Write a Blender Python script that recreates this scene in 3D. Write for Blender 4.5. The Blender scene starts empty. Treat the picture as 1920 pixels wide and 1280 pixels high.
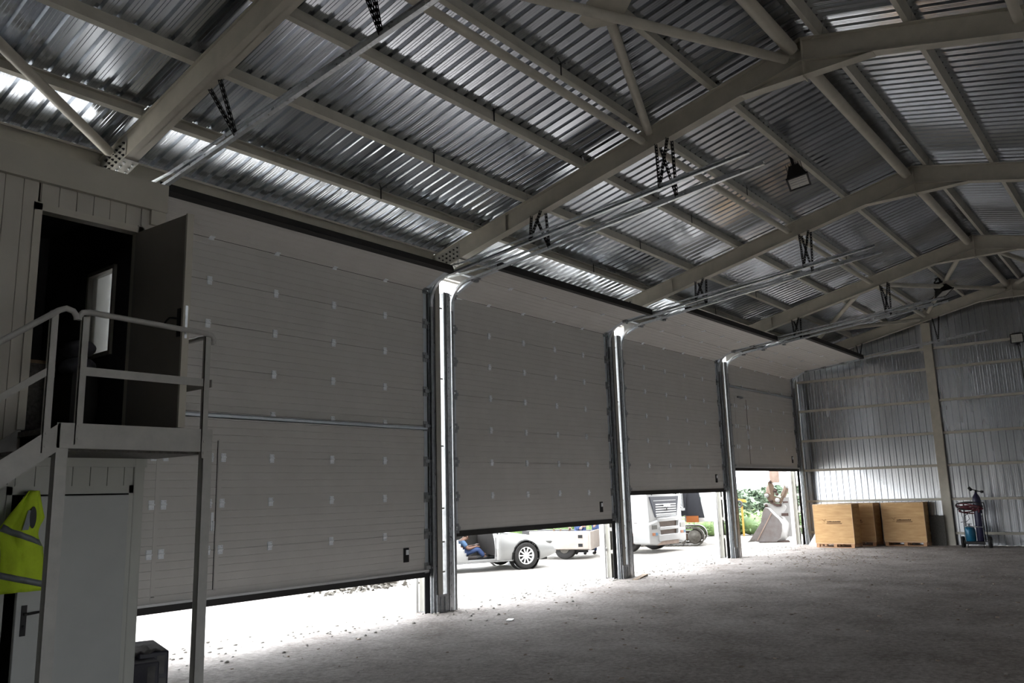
import bpy, math, random
from mathutils import Vector, Matrix
random.seed(7)
PI = math.pi
SC = bpy.context.scene
COL = SC.collection

# ------------------------------------------------------------------ camera
def cam_setup():
    yaw, pitch, roll = math.radians(51.41054885), math.radians(10.54332008), math.radians(-1.61487832)
    cy, sy, cp, sp = math.cos(yaw), math.sin(yaw), math.cos(pitch), math.sin(pitch)
    f = Vector((sy*cp, cy*cp, sp)); r = Vector((cy, -sy, 0)); u = r.cross(f)
    cr, sr = math.cos(roll), math.sin(roll)
    r2 = cr*r + sr*u; u2 = -sr*r + cr*u
    cam = bpy.data.cameras.new('camera'); o = bpy.data.objects.new('camera', cam); COL.objects.link(o)
    m = Matrix(((r2.x, u2.x, -f.x, -4.85919145), (r2.y, u2.y, -f.y, -10.18405408), (r2.z, u2.z, -f.z, 1.93904183), (0, 0, 0, 1)))
    o.matrix_world = m
    cam.sensor_width = 36.0; cam.lens = 1537.9727*36.0/1920.0
    cam.clip_start = 0.05; cam.clip_end = 500
    SC.camera = o
cam_setup()

# ------------------------------------------------------------------ light and exposure
W = bpy.data.worlds.new('world'); SC.world = W; W.use_nodes = True
wn = W.node_tree.nodes; wl = W.node_tree.links
bg = wn['Background']; bg.inputs['Color'].default_value = (0.93, 0.965, 1.0, 1); bg.inputs['Strength'].default_value = 1.0
SC.view_settings.view_transform = 'Standard'; SC.view_settings.look = 'None'
SC.view_settings.exposure = 3.62; SC.view_settings.gamma = 1.0
SC.view_settings.use_curve_mapping = False
SC.render.film_transparent = False
try:
    SC.cycles.use_denoising = True
    SC.cycles.denoiser = 'OPENIMAGEDENOISE'
    SC.cycles.max_bounces = 10; SC.cycles.diffuse_bounces = 6; SC.cycles.glossy_bounces = 5
    SC.cycles.sample_clamp_indirect = 6.0
    SC.cycles.caustics_reflective = True
except Exception: pass
def sun(strength, angle, rot):
    l = bpy.data.lights.new('sun', 'SUN'); l.energy = strength; l.angle = angle; l.color = (1, .97, .92)
    o = bpy.data.objects.new('sun', l); COL.objects.link(o); o.rotation_euler = rot
sun(1.6, math.radians(12), (math.radians(35), math.radians(-28), 0))
def portal(loc, rot, sx, sy):
    l = bpy.data.lights.new('portal', 'AREA'); l.shape = 'RECTANGLE'; l.size = sx; l.size_y = sy
    l.cycles.is_portal = True
    o = bpy.data.objects.new('portal', l); COL.objects.link(o); o.location = loc; o.rotation_euler = rot
DB = [0.66, 1.28, 1.85, 2.48]          # height of each sectional door's bottom edge
for i in range(4):
    portal((6*i+2.78, .45, DB[i]/2), (math.radians(-90), 0, 0), 5.3, DB[i])
portal((-1.25, -14.3, 1.1), (math.radians(90), 0, 0), 2.5, 2.2)  # portal over the added gateway behind the camera

# ------------------------------------------------------------------ materials
def pm(name, col, rough=.6, metal=0., var=.12, scale=6., bump=0., bscale=40., col2=None, spec=.5, stretch=(1, 1, 1), rvar=0., emit=None, alpha=None, coat=0.):
    m = bpy.data.materials.new(name); m.use_nodes = True
    n = m.node_tree.nodes; l = m.node_tree.links; b = n['Principled BSDF']
    tc = n.new('ShaderNodeTexCoord'); mp = n.new('ShaderNodeMapping'); mp.inputs['Scale'].default_value = stretch
    l.new(tc.outputs['Object'], mp.inputs['Vector'])
    no = n.new('ShaderNodeTexNoise'); no.inputs['Scale'].default_value = scale; no.inputs['Detail'].default_value = 6; no.inputs['Roughness'].default_value = .6
    l.new(mp.outputs['Vector'], no.inputs['Vector'])
    cr = n.new('ShaderNodeValToRGB')
    c = list(col); d = list(col2) if col2 else [max(0, x*(1-var)) for x in c]; e = [min(1, x*(1+var*.6)) for x in c]
    cr.color_ramp.elements[0].position = .3; cr.color_ramp.elements[0].color = (*d, 1)
    cr.color_ramp.elements[1].position = .7; cr.color_ramp.elements[1].color = (*e, 1)
    l.new(no.outputs['Fac'], cr.inputs['Fac']); l.new(cr.outputs['Color'], b.inputs['Base Color'])
    b.inputs['Roughness'].default_value = rough; b.inputs['Metallic'].default_value = metal
    b.inputs['Specular IOR Level'].default_value = spec
    if coat: b.inputs['Coat Weight'].default_value = coat; b.inputs['Coat Roughness'].default_value = .08
    if rvar:
        mr = n.new('ShaderNodeMapRange'); mr.inputs['To Min'].default_value = max(.05, rough-rvar); mr.inputs['To Max'].default_value = min(1, rough+rvar)
        mr.inputs['From Min'].default_value = .3; mr.inputs['From Max'].default_value = .7
        l.new(no.outputs['Fac'], mr.inputs['Value']); l.new(mr.outputs['Result'], b.inputs['Roughness'])
    if bump:
        nb = n.new('ShaderNodeTexNoise'); nb.inputs['Scale'].default_value = bscale; nb.inputs['Detail'].default_value = 5
        l.new(mp.outputs['Vector'], nb.inputs['Vector'])
        bp_ = n.new('ShaderNodeBump'); bp_.inputs['Strength'].default_value = bump; bp_.inputs['Distance'].default_value = .02
        l.new(nb.outputs['Fac'], bp_.inputs['Height']); l.new(bp_.outputs['Normal'], b.inputs['Normal'])
    if emit: b.inputs['Emission Color'].default_value = (*emit[0], 1); b.inputs['Emission Strength'].default_value = emit[1]
    if alpha is not None: b.inputs['Alpha'].default_value = alpha
    return m

M = {}
M['beam'] = pm('beam_paint', (0.4480, 0.4200, 0.3528), .5, 0, .14, 3, .05, 60)
M['beam2'] = pm('purlin_paint', (0.4816, 0.4592, 0.3920), .48, 0, .14, 3)
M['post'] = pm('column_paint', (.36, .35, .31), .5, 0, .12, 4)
M['galv'] = pm('galvanised_steel', (.60, .62, .64), .34, .95, .22, 14, .06, 60, rvar=.1)
M['galvdark'] = pm('dull_galvanised_steel', (.36, .37, .38), .45, .9, .25, 18, rvar=.1)
M['chrome'] = pm('bright_zinc', (.80, .82, .84), .28, .9, .08, 20)
M['zinc'] = pm('white_zinc_plate', (.88, .91, .95), .4, .25, .12, 20)
M['panel'] = pm('door_panel_coating', (.56, .545, .52), .5, 0, .05, 2.5, .10, 130)
M['cap'] = pm('door_end_cap', (.62, .66, .70), .38, .6, .1, 8)
M['rubber'] = pm('black_rubber', (.012, .011, .011), .7, 0, .2, 8)
M['blackm'] = pm('black_metal', (.006, .006, .0065), .5, .3, .2, 8)
M['alu'] = pm('aluminium_profile', (.68, .68, .68), .35, .85, .06, 8)
M['cabin'] = pm('cabin_coated_steel', (0.4625, 0.4688, 0.4312), .42, 0, .06, 2, .03, 50)
M['cabinup'] = pm('upper_cabin_coated_steel', (0.4500, 0.4250, 0.3687), .42, 0, .06, 2, .03, 50)
M['cabtrim'] = pm('cabin_trim', (0.4636, 0.4392, 0.3721), .45, 0, .06, 3)
M['stair'] = pm('stair_grey_paint', (0.4080, 0.4020, 0.3780), .42, 0, .10, 9, .05, 60)
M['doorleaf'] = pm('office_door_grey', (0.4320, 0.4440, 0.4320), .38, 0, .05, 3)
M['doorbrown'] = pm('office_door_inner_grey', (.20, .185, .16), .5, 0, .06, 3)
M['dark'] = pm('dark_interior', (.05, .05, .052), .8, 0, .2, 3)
M['tread'] = pm('dark_tread_plate', (.10, .095, .085), .8, 0, .5, 30, .3, 80)
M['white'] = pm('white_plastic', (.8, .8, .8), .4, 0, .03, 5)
M['whitepaint'] = pm('white_car_paint', (0.2415, 0.2415, 0.2394), .25, 0, .03, 2, coat=.6)
M['trailerw'] = pm('pale_trailer_paint', (.27, .235, .21), .55, 0, .15, 5)
M['orangewhite'] = pm('faded_salmon_paint', (0.2300, 0.1748, 0.1380), .55, 0, .25, 5, col2=(0.1840, 0.1196, 0.0920))
M['bucket'] = pm('bucket_grey_steel', (0.1260, 0.1155, 0.1155), .5, .2, .2, 4, col2=(0.1050, 0.0840, 0.0756))
M['bucketw'] = pm('bucket_white_shell', (0.2860, 0.2750, 0.2640), .5, .1, .12, 4)
M['tan'] = pm('tan_linkage_steel', (0.0855, 0.0532, 0.0323), .5, .2, .25, 8)
M['yellow'] = pm('machine_yellow', (0.1650, 0.0990, 0.0088), .5, 0, .12, 5)
M['boom'] = pm('dark_slate_boom', (0.0096, 0.0104, 0.0160), .45, .1, .3, 8)
M['steelw'] = pm('worn_track_steel', (0.1100, 0.1012, 0.0880), .6, .4, .35, 12)
M['glass'] = pm('tinted_glass', (.02, .028, .026), .06, 0, .05, 3, spec=.8)
M['hedge'] = pm('hedge_leaf', (0.0600, 0.1020, 0.0240), .6, 0, .5, 1.3, col2=(0.0180, 0.0405, 0.0105))
M['tree'] = pm('tree_leaf', (0.0510, 0.0782, 0.0476), .6, 0, .4, 1.0)
M['bark'] = pm('bark', (.10, .07, .05), .9, 0, .3, 12, .4)
M['ply'] = pm('plywood_face', (.53, .335, .150), .6, 0, .18, 2.2, .04, 60, col2=(.42, .235, .090), stretch=(1, 1, 7))
M['plyedge'] = pm('pale_timber_edge', (.60, .42, .25), .7, 0, .15, 8)
M['pallet'] = pm('rough_pallet_timber', (.46, .26, .14), .8, 0, .3, 10, .2)
M['brand'] = pm('burnt_stencil_ink', (.075, .03, .012), .8, 0, .2, 20)
M['brandpale'] = pm('thin_brown_stencil_ink', (.27, .15, .055), .8, 0, .2, 20)
M['hivis'] = pm('hi_vis_yellow_fabric', (.50, .68, .03), .85, 0, .12, 9, .25, 22)
M['reflect'] = pm('grey_reflective_tape', (.16, .18, .19), .5, .2, .1, 12)
M['blackbag'] = pm('black_wrapped_plastic', (.014, .013, .026), .5, 0, .3, 6, .2, 14, rvar=.1)
M['greybag'] = pm('grey_dusty_cover', (.09, .085, .085), .6, 0, .4, 6, .4, 12)
M['bottleblue'] = pm('teal_blue_cylinder_paint', (.008, .12, .22), .35, .1, .1, 8)
M['navy'] = pm('navy_cylinder_paint', (.016, .014, .045), .4, .1, .15, 8)
M['hose'] = pm('maroon_hose_rubber', (.11, .018, .028), .5, 0, .3, 20)
M['hoseb'] = pm('black_hose_rubber', (.02, .018, .02), .5, 0, .3, 20)
M['skin'] = pm('skin', (0.1300, 0.0720, 0.0520), .6, 0, .08, 8)
M['hair'] = pm('dark_hair', (.02, .015, .012), .8, 0, .3, 20)
M['shirtblue'] = pm('light_blue_shirt', (0.0440, 0.0880, 0.1650), .85, 0, .12, 12)
M['shirtteal'] = pm('teal_shirt', (0.0132, 0.0770, 0.1144), .85, 0, .12, 12)
M['shirtnavy'] = pm('navy_shirt', (0.0075, 0.0075, 0.0240), .85, 0, .12, 12)
M['jeans'] = pm('blue_jeans', (0.0200, 0.0400, 0.1100), .85, 0, .25, 12)
M['seat'] = pm('car_seat_fabric', (0.0288, 0.0240, 0.0224), .8, 0, .2, 8)
M['brown'] = pm('rusty_brown_parts', (0.0440, 0.0220, 0.0160), .7, .2, .3, 8)
M['orange'] = pm('orange_lens', (0.2400, 0.0700, 0.0120), .3, 0, .05, 5)
M['bluelens'] = pm('light_blue_reflector', (0.0216, 0.0990, 0.1800), .3, 0, .05, 5)
M['lens'] = pm('clear_lamp_lens', (0.1200, 0.1200, 0.1140), .15, .3, .05, 5)
M['lampglass'] = pm('floodlight_glass', (.62, .60, .55), .12, .2, .1, 30)
M['grille'] = pm('slate_grille_plastic', (0.0240, 0.0260, 0.0380), .5, 0, .15, 10)
M['teal'] = pm('mint_sticker', (0.0700, 0.2000, 0.1560), .5, 0, .05, 5)
M['redp'] = pm('red_machine_paint', (.08, .012, .006), .5, 0, .1, 8)
M['bundle'] = pm('grey_bundle_fabric', (.11, .11, .125), .8, 0, .35, 8, .5, 14)
M['tan2'] = pm('earth_crumbs', (.42, .34, .27), .9, 0, .6, 3, col2=(.10, .075, .06))
M['wood'] = pm('weathered_board', (.24, .17, .11), .85, 0, .3, 8, .3, 30, stretch=(6, 1, 1))
M['windowlit'] = pm('window_pane_glass', (.55, .57, .58), .35, 0, .1, 3)

wb = M['windowlit'].node_tree.nodes['Principled BSDF']; wb.inputs['Transmission Weight'].default_value = 1; wb.inputs['IOR'].default_value = 1.05; wb.inputs['Roughness'].default_value = .12
def sheet_material(name, stretch, base=(.60, .635, .685), r0=.22, r1=.42, db=.9, cv=.8):
    m = bpy.data.materials.new(name); m.use_nodes = True
    n = m.node_tree.nodes; l = m.node_tree.links; b = n['Principled BSDF']
    b.inputs['Metallic'].default_value = 1.0
    tc = n.new('ShaderNodeTexCoord'); mp = n.new('ShaderNodeMapping'); mp.inputs['Scale'].default_value = stretch
    l.new(tc.outputs['Object'], mp.inputs['Vector'])
    # one tone per sheet, streaks along the ribs
    no = n.new('ShaderNodeTexNoise'); no.inputs['Scale'].default_value = 1.0; no.inputs['Detail'].default_value = 3; no.inputs['Roughness'].default_value = .5
    l.new(mp.outputs['Vector'], no.inputs['Vector'])
    cr = n.new('ShaderNodeValToRGB'); cr.color_ramp.elements[0].position = .32; cr.color_ramp.elements[1].position = .66
    cr.color_ramp.elements[0].color = (*[x*cv for x in base], 1); cr.color_ramp.elements[1].color = (*[min(1, x*1.12) for x in base], 1)
    l.new(no.outputs['Fac'], cr.inputs['Fac']); l.new(cr.outputs['Color'], b.inputs['Base Color'])
    mr = n.new('ShaderNodeMapRange'); mr.inputs['From Min'].default_value = .3; mr.inputs['From Max'].default_value = .7
    mr.inputs['To Min'].default_value = r0; mr.inputs['To Max'].default_value = r1
    l.new(no.outputs['Fac'], mr.inputs['Value']); l.new(mr.outputs['Result'], b.inputs['Roughness'])
    # thin sheet dents
    n2 = n.new('ShaderNodeTexNoise'); n2.inputs['Scale'].default_value = 1.3; n2.inputs['Detail'].default_value = .5
    l.new(tc.outputs['Object'], n2.inputs['Vector'])
    bu = n.new('ShaderNodeBump'); bu.inputs['Strength'].default_value = db; bu.inputs['Distance'].default_value = .05
    l.new(n2.outputs['Fac'], bu.inputs['Height']); l.new(bu.outputs['Normal'], b.inputs['Normal'])
    return m
M['sheet'] = sheet_material('galvanised_roof_sheet', (.9, .16, .16), db=.16, r0=.13, r1=.27)
M['sheetw'] = sheet_material('galvanised_wall_sheet', (.3, 1.2, .2), base=(.56, .575, .60), r0=.24, r1=.29, db=.15, cv=.9)

def floor_material(name, ca, cb, cs):
    m = bpy.data.materials.new(name); m.use_nodes = True
    n = m.node_tree.nodes; l = m.node_tree.links; b = n['Principled BSDF']
    tc = n.new('ShaderNodeTexCoord')
    a = n.new('ShaderNodeTexNoise'); a.inputs['Scale'].default_value = .8; a.inputs['Detail'].default_value = 9; a.inputs['Roughness'].default_value = .68
    f = n.new('ShaderNodeTexNoise'); f.inputs['Scale'].default_value = 13; f.inputs['Detail'].default_value = 8; f.inputs['Roughness'].default_value = .75
    l.new(tc.outputs['Object'], a.inputs['Vector']); l.new(tc.outputs['Object'], f.inputs['Vector'])
    mx = n.new('ShaderNodeMath'); mx.operation = 'MULTIPLY_ADD'; mx.inputs[1].default_value = .55; mx.inputs[2].default_value = 0
    l.new(f.outputs['Fac'], mx.inputs[0])
    ad = n.new('ShaderNodeMath'); ad.operation = 'MULTIPLY_ADD'; ad.inputs[1].default_value = .45
    l.new(a.outputs['Fac'], ad.inputs[0]); l.new(mx.outputs[0], ad.inputs[2])
    cr = n.new('ShaderNodeValToRGB'); cr.color_ramp.elements[0].position = .42; cr.color_ramp.elements[1].position = .60
    cr.color_ramp.elements[0].color = (*ca, 1); cr.color_ramp.elements[1].color = (*cb, 1)
    l.new(ad.outputs[0], cr.inputs['Fac'])
    vo = n.new('ShaderNodeTexVoronoi'); vo.inputs['Scale'].default_value = 9; l.new(tc.outputs['Object'], vo.inputs['Vector'])
    vr = n.new('ShaderNodeValToRGB'); vr.color_ramp.elements[0].position = .06; vr.color_ramp.elements[1].position = .13
    vr.color_ramp.elements[0].color = (1, 1, 1, 1); vr.color_ramp.elements[1].color = (0, 0, 0, 1)
    l.new(vo.outputs['Distance'], vr.inputs['Fac'])
    mi = n.new('ShaderNodeMix'); mi.data_type = 'RGBA'; mi.inputs[7].default_value = (*cs, 1)
    sc = n.new('ShaderNodeMath'); sc.operation = 'MULTIPLY'; sc.inputs[1].default_value = .55; l.new(vr.outputs['Color'], sc.inputs[0])
    l.new(sc.outputs[0], mi.inputs[0]); l.new(cr.outputs['Color'], mi.inputs[6]); l.new(mi.outputs[2], b.inputs['Base Color'])
    b.inputs['Roughness'].default_value = .85; b.inputs['Specular IOR Level'].default_value = .3
    h = n.new('ShaderNodeMath'); h.operation = 'MULTIPLY_ADD'; h.inputs[1].default_value = 1.2
    l.new(f.outputs['Fac'], h.inputs[0])
    g = n.new('ShaderNodeTexNoise'); g.inputs['Scale'].default_value = 5; g.inputs['Detail'].default_value = 6; l.new(tc.outputs['Object'], g.inputs['Vector'])
    l.new(g.outputs['Fac'], h.inputs[2])
    bu = n.new('ShaderNodeBump'); bu.inputs['Strength'].default_value = 1.0; bu.inputs['Distance'].default_value = .09
    l.new(h.outputs[0], bu.inputs['Height']); l.new(bu.outputs['Normal'], b.inputs['Normal'])
    return m
M['floor'] = floor_material('dusty_concrete_floor', (.31, .265, .235), (.66, .61, .58), (.25, .215, .19))
M['ground'] = floor_material('pale_crushed_stone_yard', (.50, .47, .43), (.66, .63, .59), (.42, .36, .32))

# ------------------------------------------------------------------ mesh helpers
class MB:
    def __init__(s): s.v = []; s.f = []; s.sm = []
    def add(s, vs, fs, smooth=False):
        k = len(s.v); s.v += [tuple(p) for p in vs]
        for f in fs: s.f.append(tuple(i+k for i in f)); s.sm.append(smooth)
        return s
    def box(s, x0, x1, y0, y1, z0, z1):
        x0, x1 = min(x0, x1), max(x0, x1); y0, y1 = min(y0, y1), max(y0, y1); z0, z1 = min(z0, z1), max(z0, z1)
        return s.add([(x0, y0, z0), (x1, y0, z0), (x1, y1, z0), (x0, y1, z0), (x0, y0, z1), (x1, y0, z1), (x1, y1, z1), (x0, y1, z1)],
              [(0, 3, 2, 1), (4, 5, 6, 7), (0, 1, 5, 4), (1, 2, 6, 5), (2, 3, 7, 6), (3, 0, 4, 7)])
    def ext(s, prof, p0, p1, u, v, caps=True, smooth=False):
        """extrude a closed 2D profile (in axes u,v) from p0 to p1"""
        p0, p1, u, v = Vector(p0), Vector(p1), Vector(u), Vector(v); n = len(prof)
        vs = [p0+u*a+v*b for a, b in prof]+[p1+u*a+v*b for a, b in prof]
        fs = [(i, (i+1) % n, n+(i+1) % n, n+i) for i in range(n)]
        if caps: fs += [tuple(range(n-1, -1, -1)), tuple(range(n, 2*n))]
        return s.add(vs, fs, smooth)
    def bar(s, p0, p1, w, h, up=(0, 0, 1)):
        p0, p1 = Vector(p0), Vector(p1); d = (p1-p0).normalized(); r = d.cross(Vector(up))
        if r.length < 1e-4: r = d.cross(Vector((1, 0, 0)))
        r.normalize(); u = r.cross(d)
        return s.ext([(-w/2, -h/2), (w/2, -h/2), (w/2, h/2), (-w/2, h/2)], p0, p1, r, u)
    def cyl(s, p0, p1, r0, r1=None, n=16, caps=True):
        p0, p1 = Vector(p0), Vector(p1); r1 = r0 if r1 is None else r1
        d = (p1-p0).normalized(); a = d.orthogonal().normalized(); b = d.cross(a)
        vs = [p0+(a*math.cos(t)+b*math.sin(t))*r0 for t in [2*PI*i/n for i in range(n)]]+[p1+(a*math.cos(t)+b*math.sin(t))*r1 for t in [2*PI*i/n for i in range(n)]]
        s.add(vs, [(i, (i+1) % n, n+(i+1) % n, n+i) for i in range(n)], True)
        if caps: s.add(vs, [tuple(range(n-1, -1, -1)), tuple(range(n, 2*n))])
        return s
    def tube(s, pts, r, n=10, closed=False):
        pts = [Vector(p) for p in pts]; m = len(pts); rings = []; a = None
        for i in range(m):
            t = (pts[(i+1) % m]-pts[i-1]) if closed else (pts[min(i+1, m-1)]-pts[max(i-1, 0)])
            t.normalize()
            a = t.orthogonal().normalized() if a is None else (a-t*a.dot(t)).normalized()
            b = t.cross(a); rings.append([pts[i]+(a*math.cos(2*PI*k/n)+b*math.sin(2*PI*k/n))*r for k in range(n)])
        vs = [p for q in rings for p in q]; fs = []
        for i in range(m if closed else m-1):
            j = (i+1) % m
            for k in range(n): fs.append((i*n+k, i*n+(k+1) % n, j*n+(k+1) % n, j*n+k))
        s.add(vs, fs, True)
        if not closed: s.add(vs, [tuple(range(n-1, -1, -1)), tuple(range((m-1)*n, m*n))])
        return s
    def sweep(s, pts, prof, side, closed_prof=True):
        """sweep a 2D profile (a along side, b along side x tangent) along a planar path perpendicular to side"""
        pts = [Vector(p) for p in pts]; side = Vector(side).normalized(); m = len(pts); n = len(prof); vs = []
        for i in range(m):
            t = (pts[min(i+1, m-1)]-pts[max(i-1, 0)]).normalized(); u = side.cross(t)
            vs += [pts[i]+side*a+u*b for a, b in prof]
        fs = []
        for i in range(m-1):
            for k in range(n): fs.append((i*n+k, i*n+(k+1) % n, (i+1)*n+(k+1) % n, (i+1)*n+k))
        fs += [tuple(range(n-1, -1, -1)), tuple(range((m-1)*n, m*n))]
        return s.add(vs, fs)
    def lathe(s, prof, c, ax, n=24, smooth=True):
        """prof = (radius, height) along axis ax from centre c"""
        c, ax = Vector(c), Vector(ax).normalized(); a = ax.orthogonal().normalized(); b = ax.cross(a); m = len(prof); vs = []
        for r, h in prof: vs += [c+ax*h+(a*math.cos(2*PI*k/n)+b*math.sin(2*PI*k/n))*r for k in range(n)]
        fs = []
        for i in range(m-1):
            for k in range(n): fs.append((i*n+k, i*n+(k+1) % n, (i+1)*n+(k+1) % n, (i+1)*n+k))
        return s.add(vs, fs, smooth)
    def ball(s, c, r, n=12, m=8, sc=(1, 1, 1)):
        c = Vector(c); vs = []; fs = []
        for i in range(m+1):
            for k in range(n):
                a, b = PI*i/m, 2*PI*k/n
                vs.append((c.x+r*sc[0]*math.sin(a)*math.cos(b), c.y+r*sc[1]*math.sin(a)*math.sin(b), c.z+r*sc[2]*math.cos(a)))
        for i in range(m):
            for k in range(n): fs.append((i*n+k, (i+1)*n+k, (i+1)*n+(k+1) % n, i*n+(k+1) % n))
        return s.add(vs, fs, True)
    def poly(s, pts, d):
        """flat polygon (list of 3D points) thickened by vector d"""
        pts = [Vector(p) for p in pts]; d = Vector(d); n = len(pts)
        return s.add(pts+[p+d for p in pts], [tuple(range(n-1, -1, -1)), tuple(range(n, 2*n))]+[(i, (i+1) % n, n+(i+1) % n, n+i) for i in range(n)])
    def mesh(s, name, mat):
        me = bpy.data.meshes.new(name); me.from_pydata(s.v, [], s.f)
        me.polygons.foreach_set('use_smooth', s.sm); me.materials.append(M[mat] if isinstance(mat, str) else mat)
        import bmesh
        b = bmesh.new(); b.from_mesh(me); bmesh.ops.recalc_face_normals(b, faces=b.faces); b.to_mesh(me); b.free()
        me.update(); return me

def place(name, me, parent=None, loc=(0, 0, 0), rot=(0, 0, 0), bev=0):
    o = bpy.data.objects.new(name, me); COL.objects.link(o); o.location = loc; o.rotation_euler = rot
    if parent: o.parent = parent
    if bev:
        b = o.modifiers.new('bevel', 'BEVEL'); b.width = bev; b.segments = 2; b.limit_method = 'ANGLE'; b.angle_limit = .6
    return o
def obj(name, mb, mat, parent=None, loc=(0, 0, 0), rot=(0, 0, 0), bev=0, label=None):
    o = place(name, mb.mesh(name, mat), parent, loc, rot, bev)
    if label: o['label'] = label
    return o
def tag(o, label, cat=None, group=None, kind=None):
    o['label'] = label
    if cat: o['category'] = cat
    if group: o['group'] = group
    if kind: o['kind'] = kind
    return o
def thing(name, label, cat, loc=(0, 0, 0), rz=0, group=None, kind=None):
    o = bpy.data.objects.new(name, None); COL.objects.link(o); o.location = loc; o.rotation_euler = (0, 0, rz); o.empty_display_size = .1
    return tag(o, label, cat, group, kind)
def copy_tree(o, parent=None):
    c = o.copy(); COL.objects.link(c)
    if parent: c.parent = parent
    for ch in list(o.children): copy_tree(ch, c)
    return c

# ------------------------------------------------------------------ the shell
RY = -6.91; SL = .236
def zb(y):                                   # underside of the rafters
    return 6.04 + SL*(-y if y > RY else (-2*RY + y))
RH, PH = .34, .17                            # rafter and purlin depth
RX = {-1: -6.27, 0: -.27, 1: 5.86, 2: 11.96, 3: 17.94, 4: 23.9}
def zs(y): return zb(y)+RH+PH                # underside of the roof sheets
X0, X1, YF = -12.2, 24.3, -14.1

mb = MB().box(X0, X1, YF, .42, -.2, 0)
tag(obj('floor', mb, 'floor'), 'dusty grey concrete floor of the hall', 'floor', kind='structure')
mb = MB().add([(-60, .42, -.01), (160, .42, -.01), (160, 160, -.01), (-60, 160, -.01)], [(0, 1, 2, 3)])
mb.add([(-60, -60, -.03), (160, -60, -.03), (160, .42, -.03), (-60, .42, -.03)], [(0, 1, 2, 3)])
tag(obj('ground', mb, 'ground'), 'sunlit pale crushed stone yard outside the doors', 'ground', kind='structure')

# trapezoidal roof sheets, ribs running up the slope
def rib_profile(x0, x1, pitch=.2, h=.042, flat=.122, st=.003):
    pts = []; x = x0
    while x < x1:
        w = (pitch-flat)/2-.018
        pts += [(x, 0), (x+flat*.30, 0), (x+flat*.34, st), (x+flat*.38, 0), (x+flat*.62, 0), (x+flat*.66, st), (x+flat*.70, 0), (x+flat, 0), (x+flat+w, h), (x+flat+w+.036, h)]
        x += pitch
    return pts
def roof():
    mb = MB(); pr = rib_profile(X0, X1+.2)
    ys = [.34, -.88, -2.05, -3.24, -4.42, -5.58, RY, RY*2+5.58, RY*2+3.24, RY*2+.88, RY*2-.34]
    vs = []
    for y in ys:
        for (x, h) in pr:
            vs.append((x, y, zs(y)+h))
    n = len(pr); fs = []
    for j in range(len(ys)-1):
        for k in range(n-1): fs.append((j*n+k, j*n+k+1, (j+1)*n+k+1, (j+1)*n+k))
    mb.add(vs, fs)
    return mb
tag(obj('ceiling', roof(), 'sheet'), 'bare galvanised trapezoidal roof sheets of the hall', 'ceiling', kind='structure')

# far gable wall
def gable():
    mb = MB(); ys = []; y = .36
    while y > YF:
        ys += [(y, 0), (y-.045, 0), (y-.05, .004), (y-.055, 0), (y-.118, 0), (y-.130, .045), (y-.188, .045)]; y -= .2
    vs = []
    for (yy, h) in ys: vs += [(X1-.02+h*1.0, yy, 0), (X1-.02+h, yy, zs(yy)+.02)]
    n = len(ys)
    mb.add(vs, [(2*i, 2*i+2, 2*i+3, 2*i+1) for i in range(n-1)])
    return mb
tag(obj('wall_right', gable(), 'sheetw'), 'far gable wall of vertical galvanised ribbed sheets', 'wall', kind='structure')
# wall behind the camera with an added, unseen gateway that lets in fill light, and the left end wall
mb = MB()
for a, b, c, d in ((X0, -2.5, 0, 6.4), (.0, X1, 0, 6.4), (-2.5, .0, 2.2, 6.4)): mb.box(a, b, YF-.05, YF, c, d)
tag(obj('wall_front', mb, 'sheetw'), 'galvanised side wall behind the viewer with a gateway added for fill light', 'wall', kind='structure')
mb = MB().poly([(X0, YF, 0), (X0, .4, 0), (X0, .4, zs(.4)), (X0, RY, zs(RY)), (X0, YF, zs(YF))], (-.05, 0, 0))
tag(obj('wall_left', mb, 'sheetw'), 'near gable wall of the hall behind the stair', 'wall', kind='structure')
# door wall: slot added over the cabin bay for roof light, then the door lintel
mb = MB().box(X0, .0, .25, .32, 0, 5.58).box(X0, -5.6, .25, .32, 5.5, 6.1).box(X0, 24.2, .25, .33, 6.03, 6.42).box(X0, 24.25, .342, .36, 6.0, 6.56).box(23.60, 24.26, .08, .10, 0, 6.1)
for i in range(4): mb.box(6*i-.05 if i == 0 else 6*i+.75, 6*i+5.45, .25, .33, 5.62, 6.04)
tag(obj('wall_back', mb, 'panel'), 'door wall sheeting and lintel above the four sectional doors', 'wall', kind='structure')

# ------------------------------------------------------------------ sectional doors
HS = .6111
LX0, LX1 = .12, 5.45                         # door leaf inside the 6 m bay
SEAM = [(-.05, 5.60), (-.605, 5.845), (-1.215, 5.905), (-1.84, 5.98), (-2.45, 6.06)]
def hinge_meshes():
    mb = MB()
    mb.box(-.036, .036, -.014, -.002, -.062, -.010).box(-.036, .036, -.014, -.002, .010, .056)
    mb.cyl((-.04, -.018, 0), (.04, -.018, 0), .011, n=8)
    for x in (-.022, .022):
        for z in (-.045, .038): mb.cyl((x, -.022, z), (x, -.012, z), .008, n=6)
    h = mb.mesh('hinge', 'zinc')
    mb = MB()                                # roller carrier at a section's end
    mb.box(-.05, .05, -.02, -.002, -.09, .08).box(-.045, .05, -.06, -.015, -.03, .03)
    mb.cyl((-.02, -.045, 0), (.13, -.045, 0), .009, n=8).cyl((.085, -.045, 0), (.115, -.045, 0), .026, n=12)
    r = mb.mesh('roller_carrier', 'galvdark')
    return h, r
HINGE, ROLLER = hinge_meshes()
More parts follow.
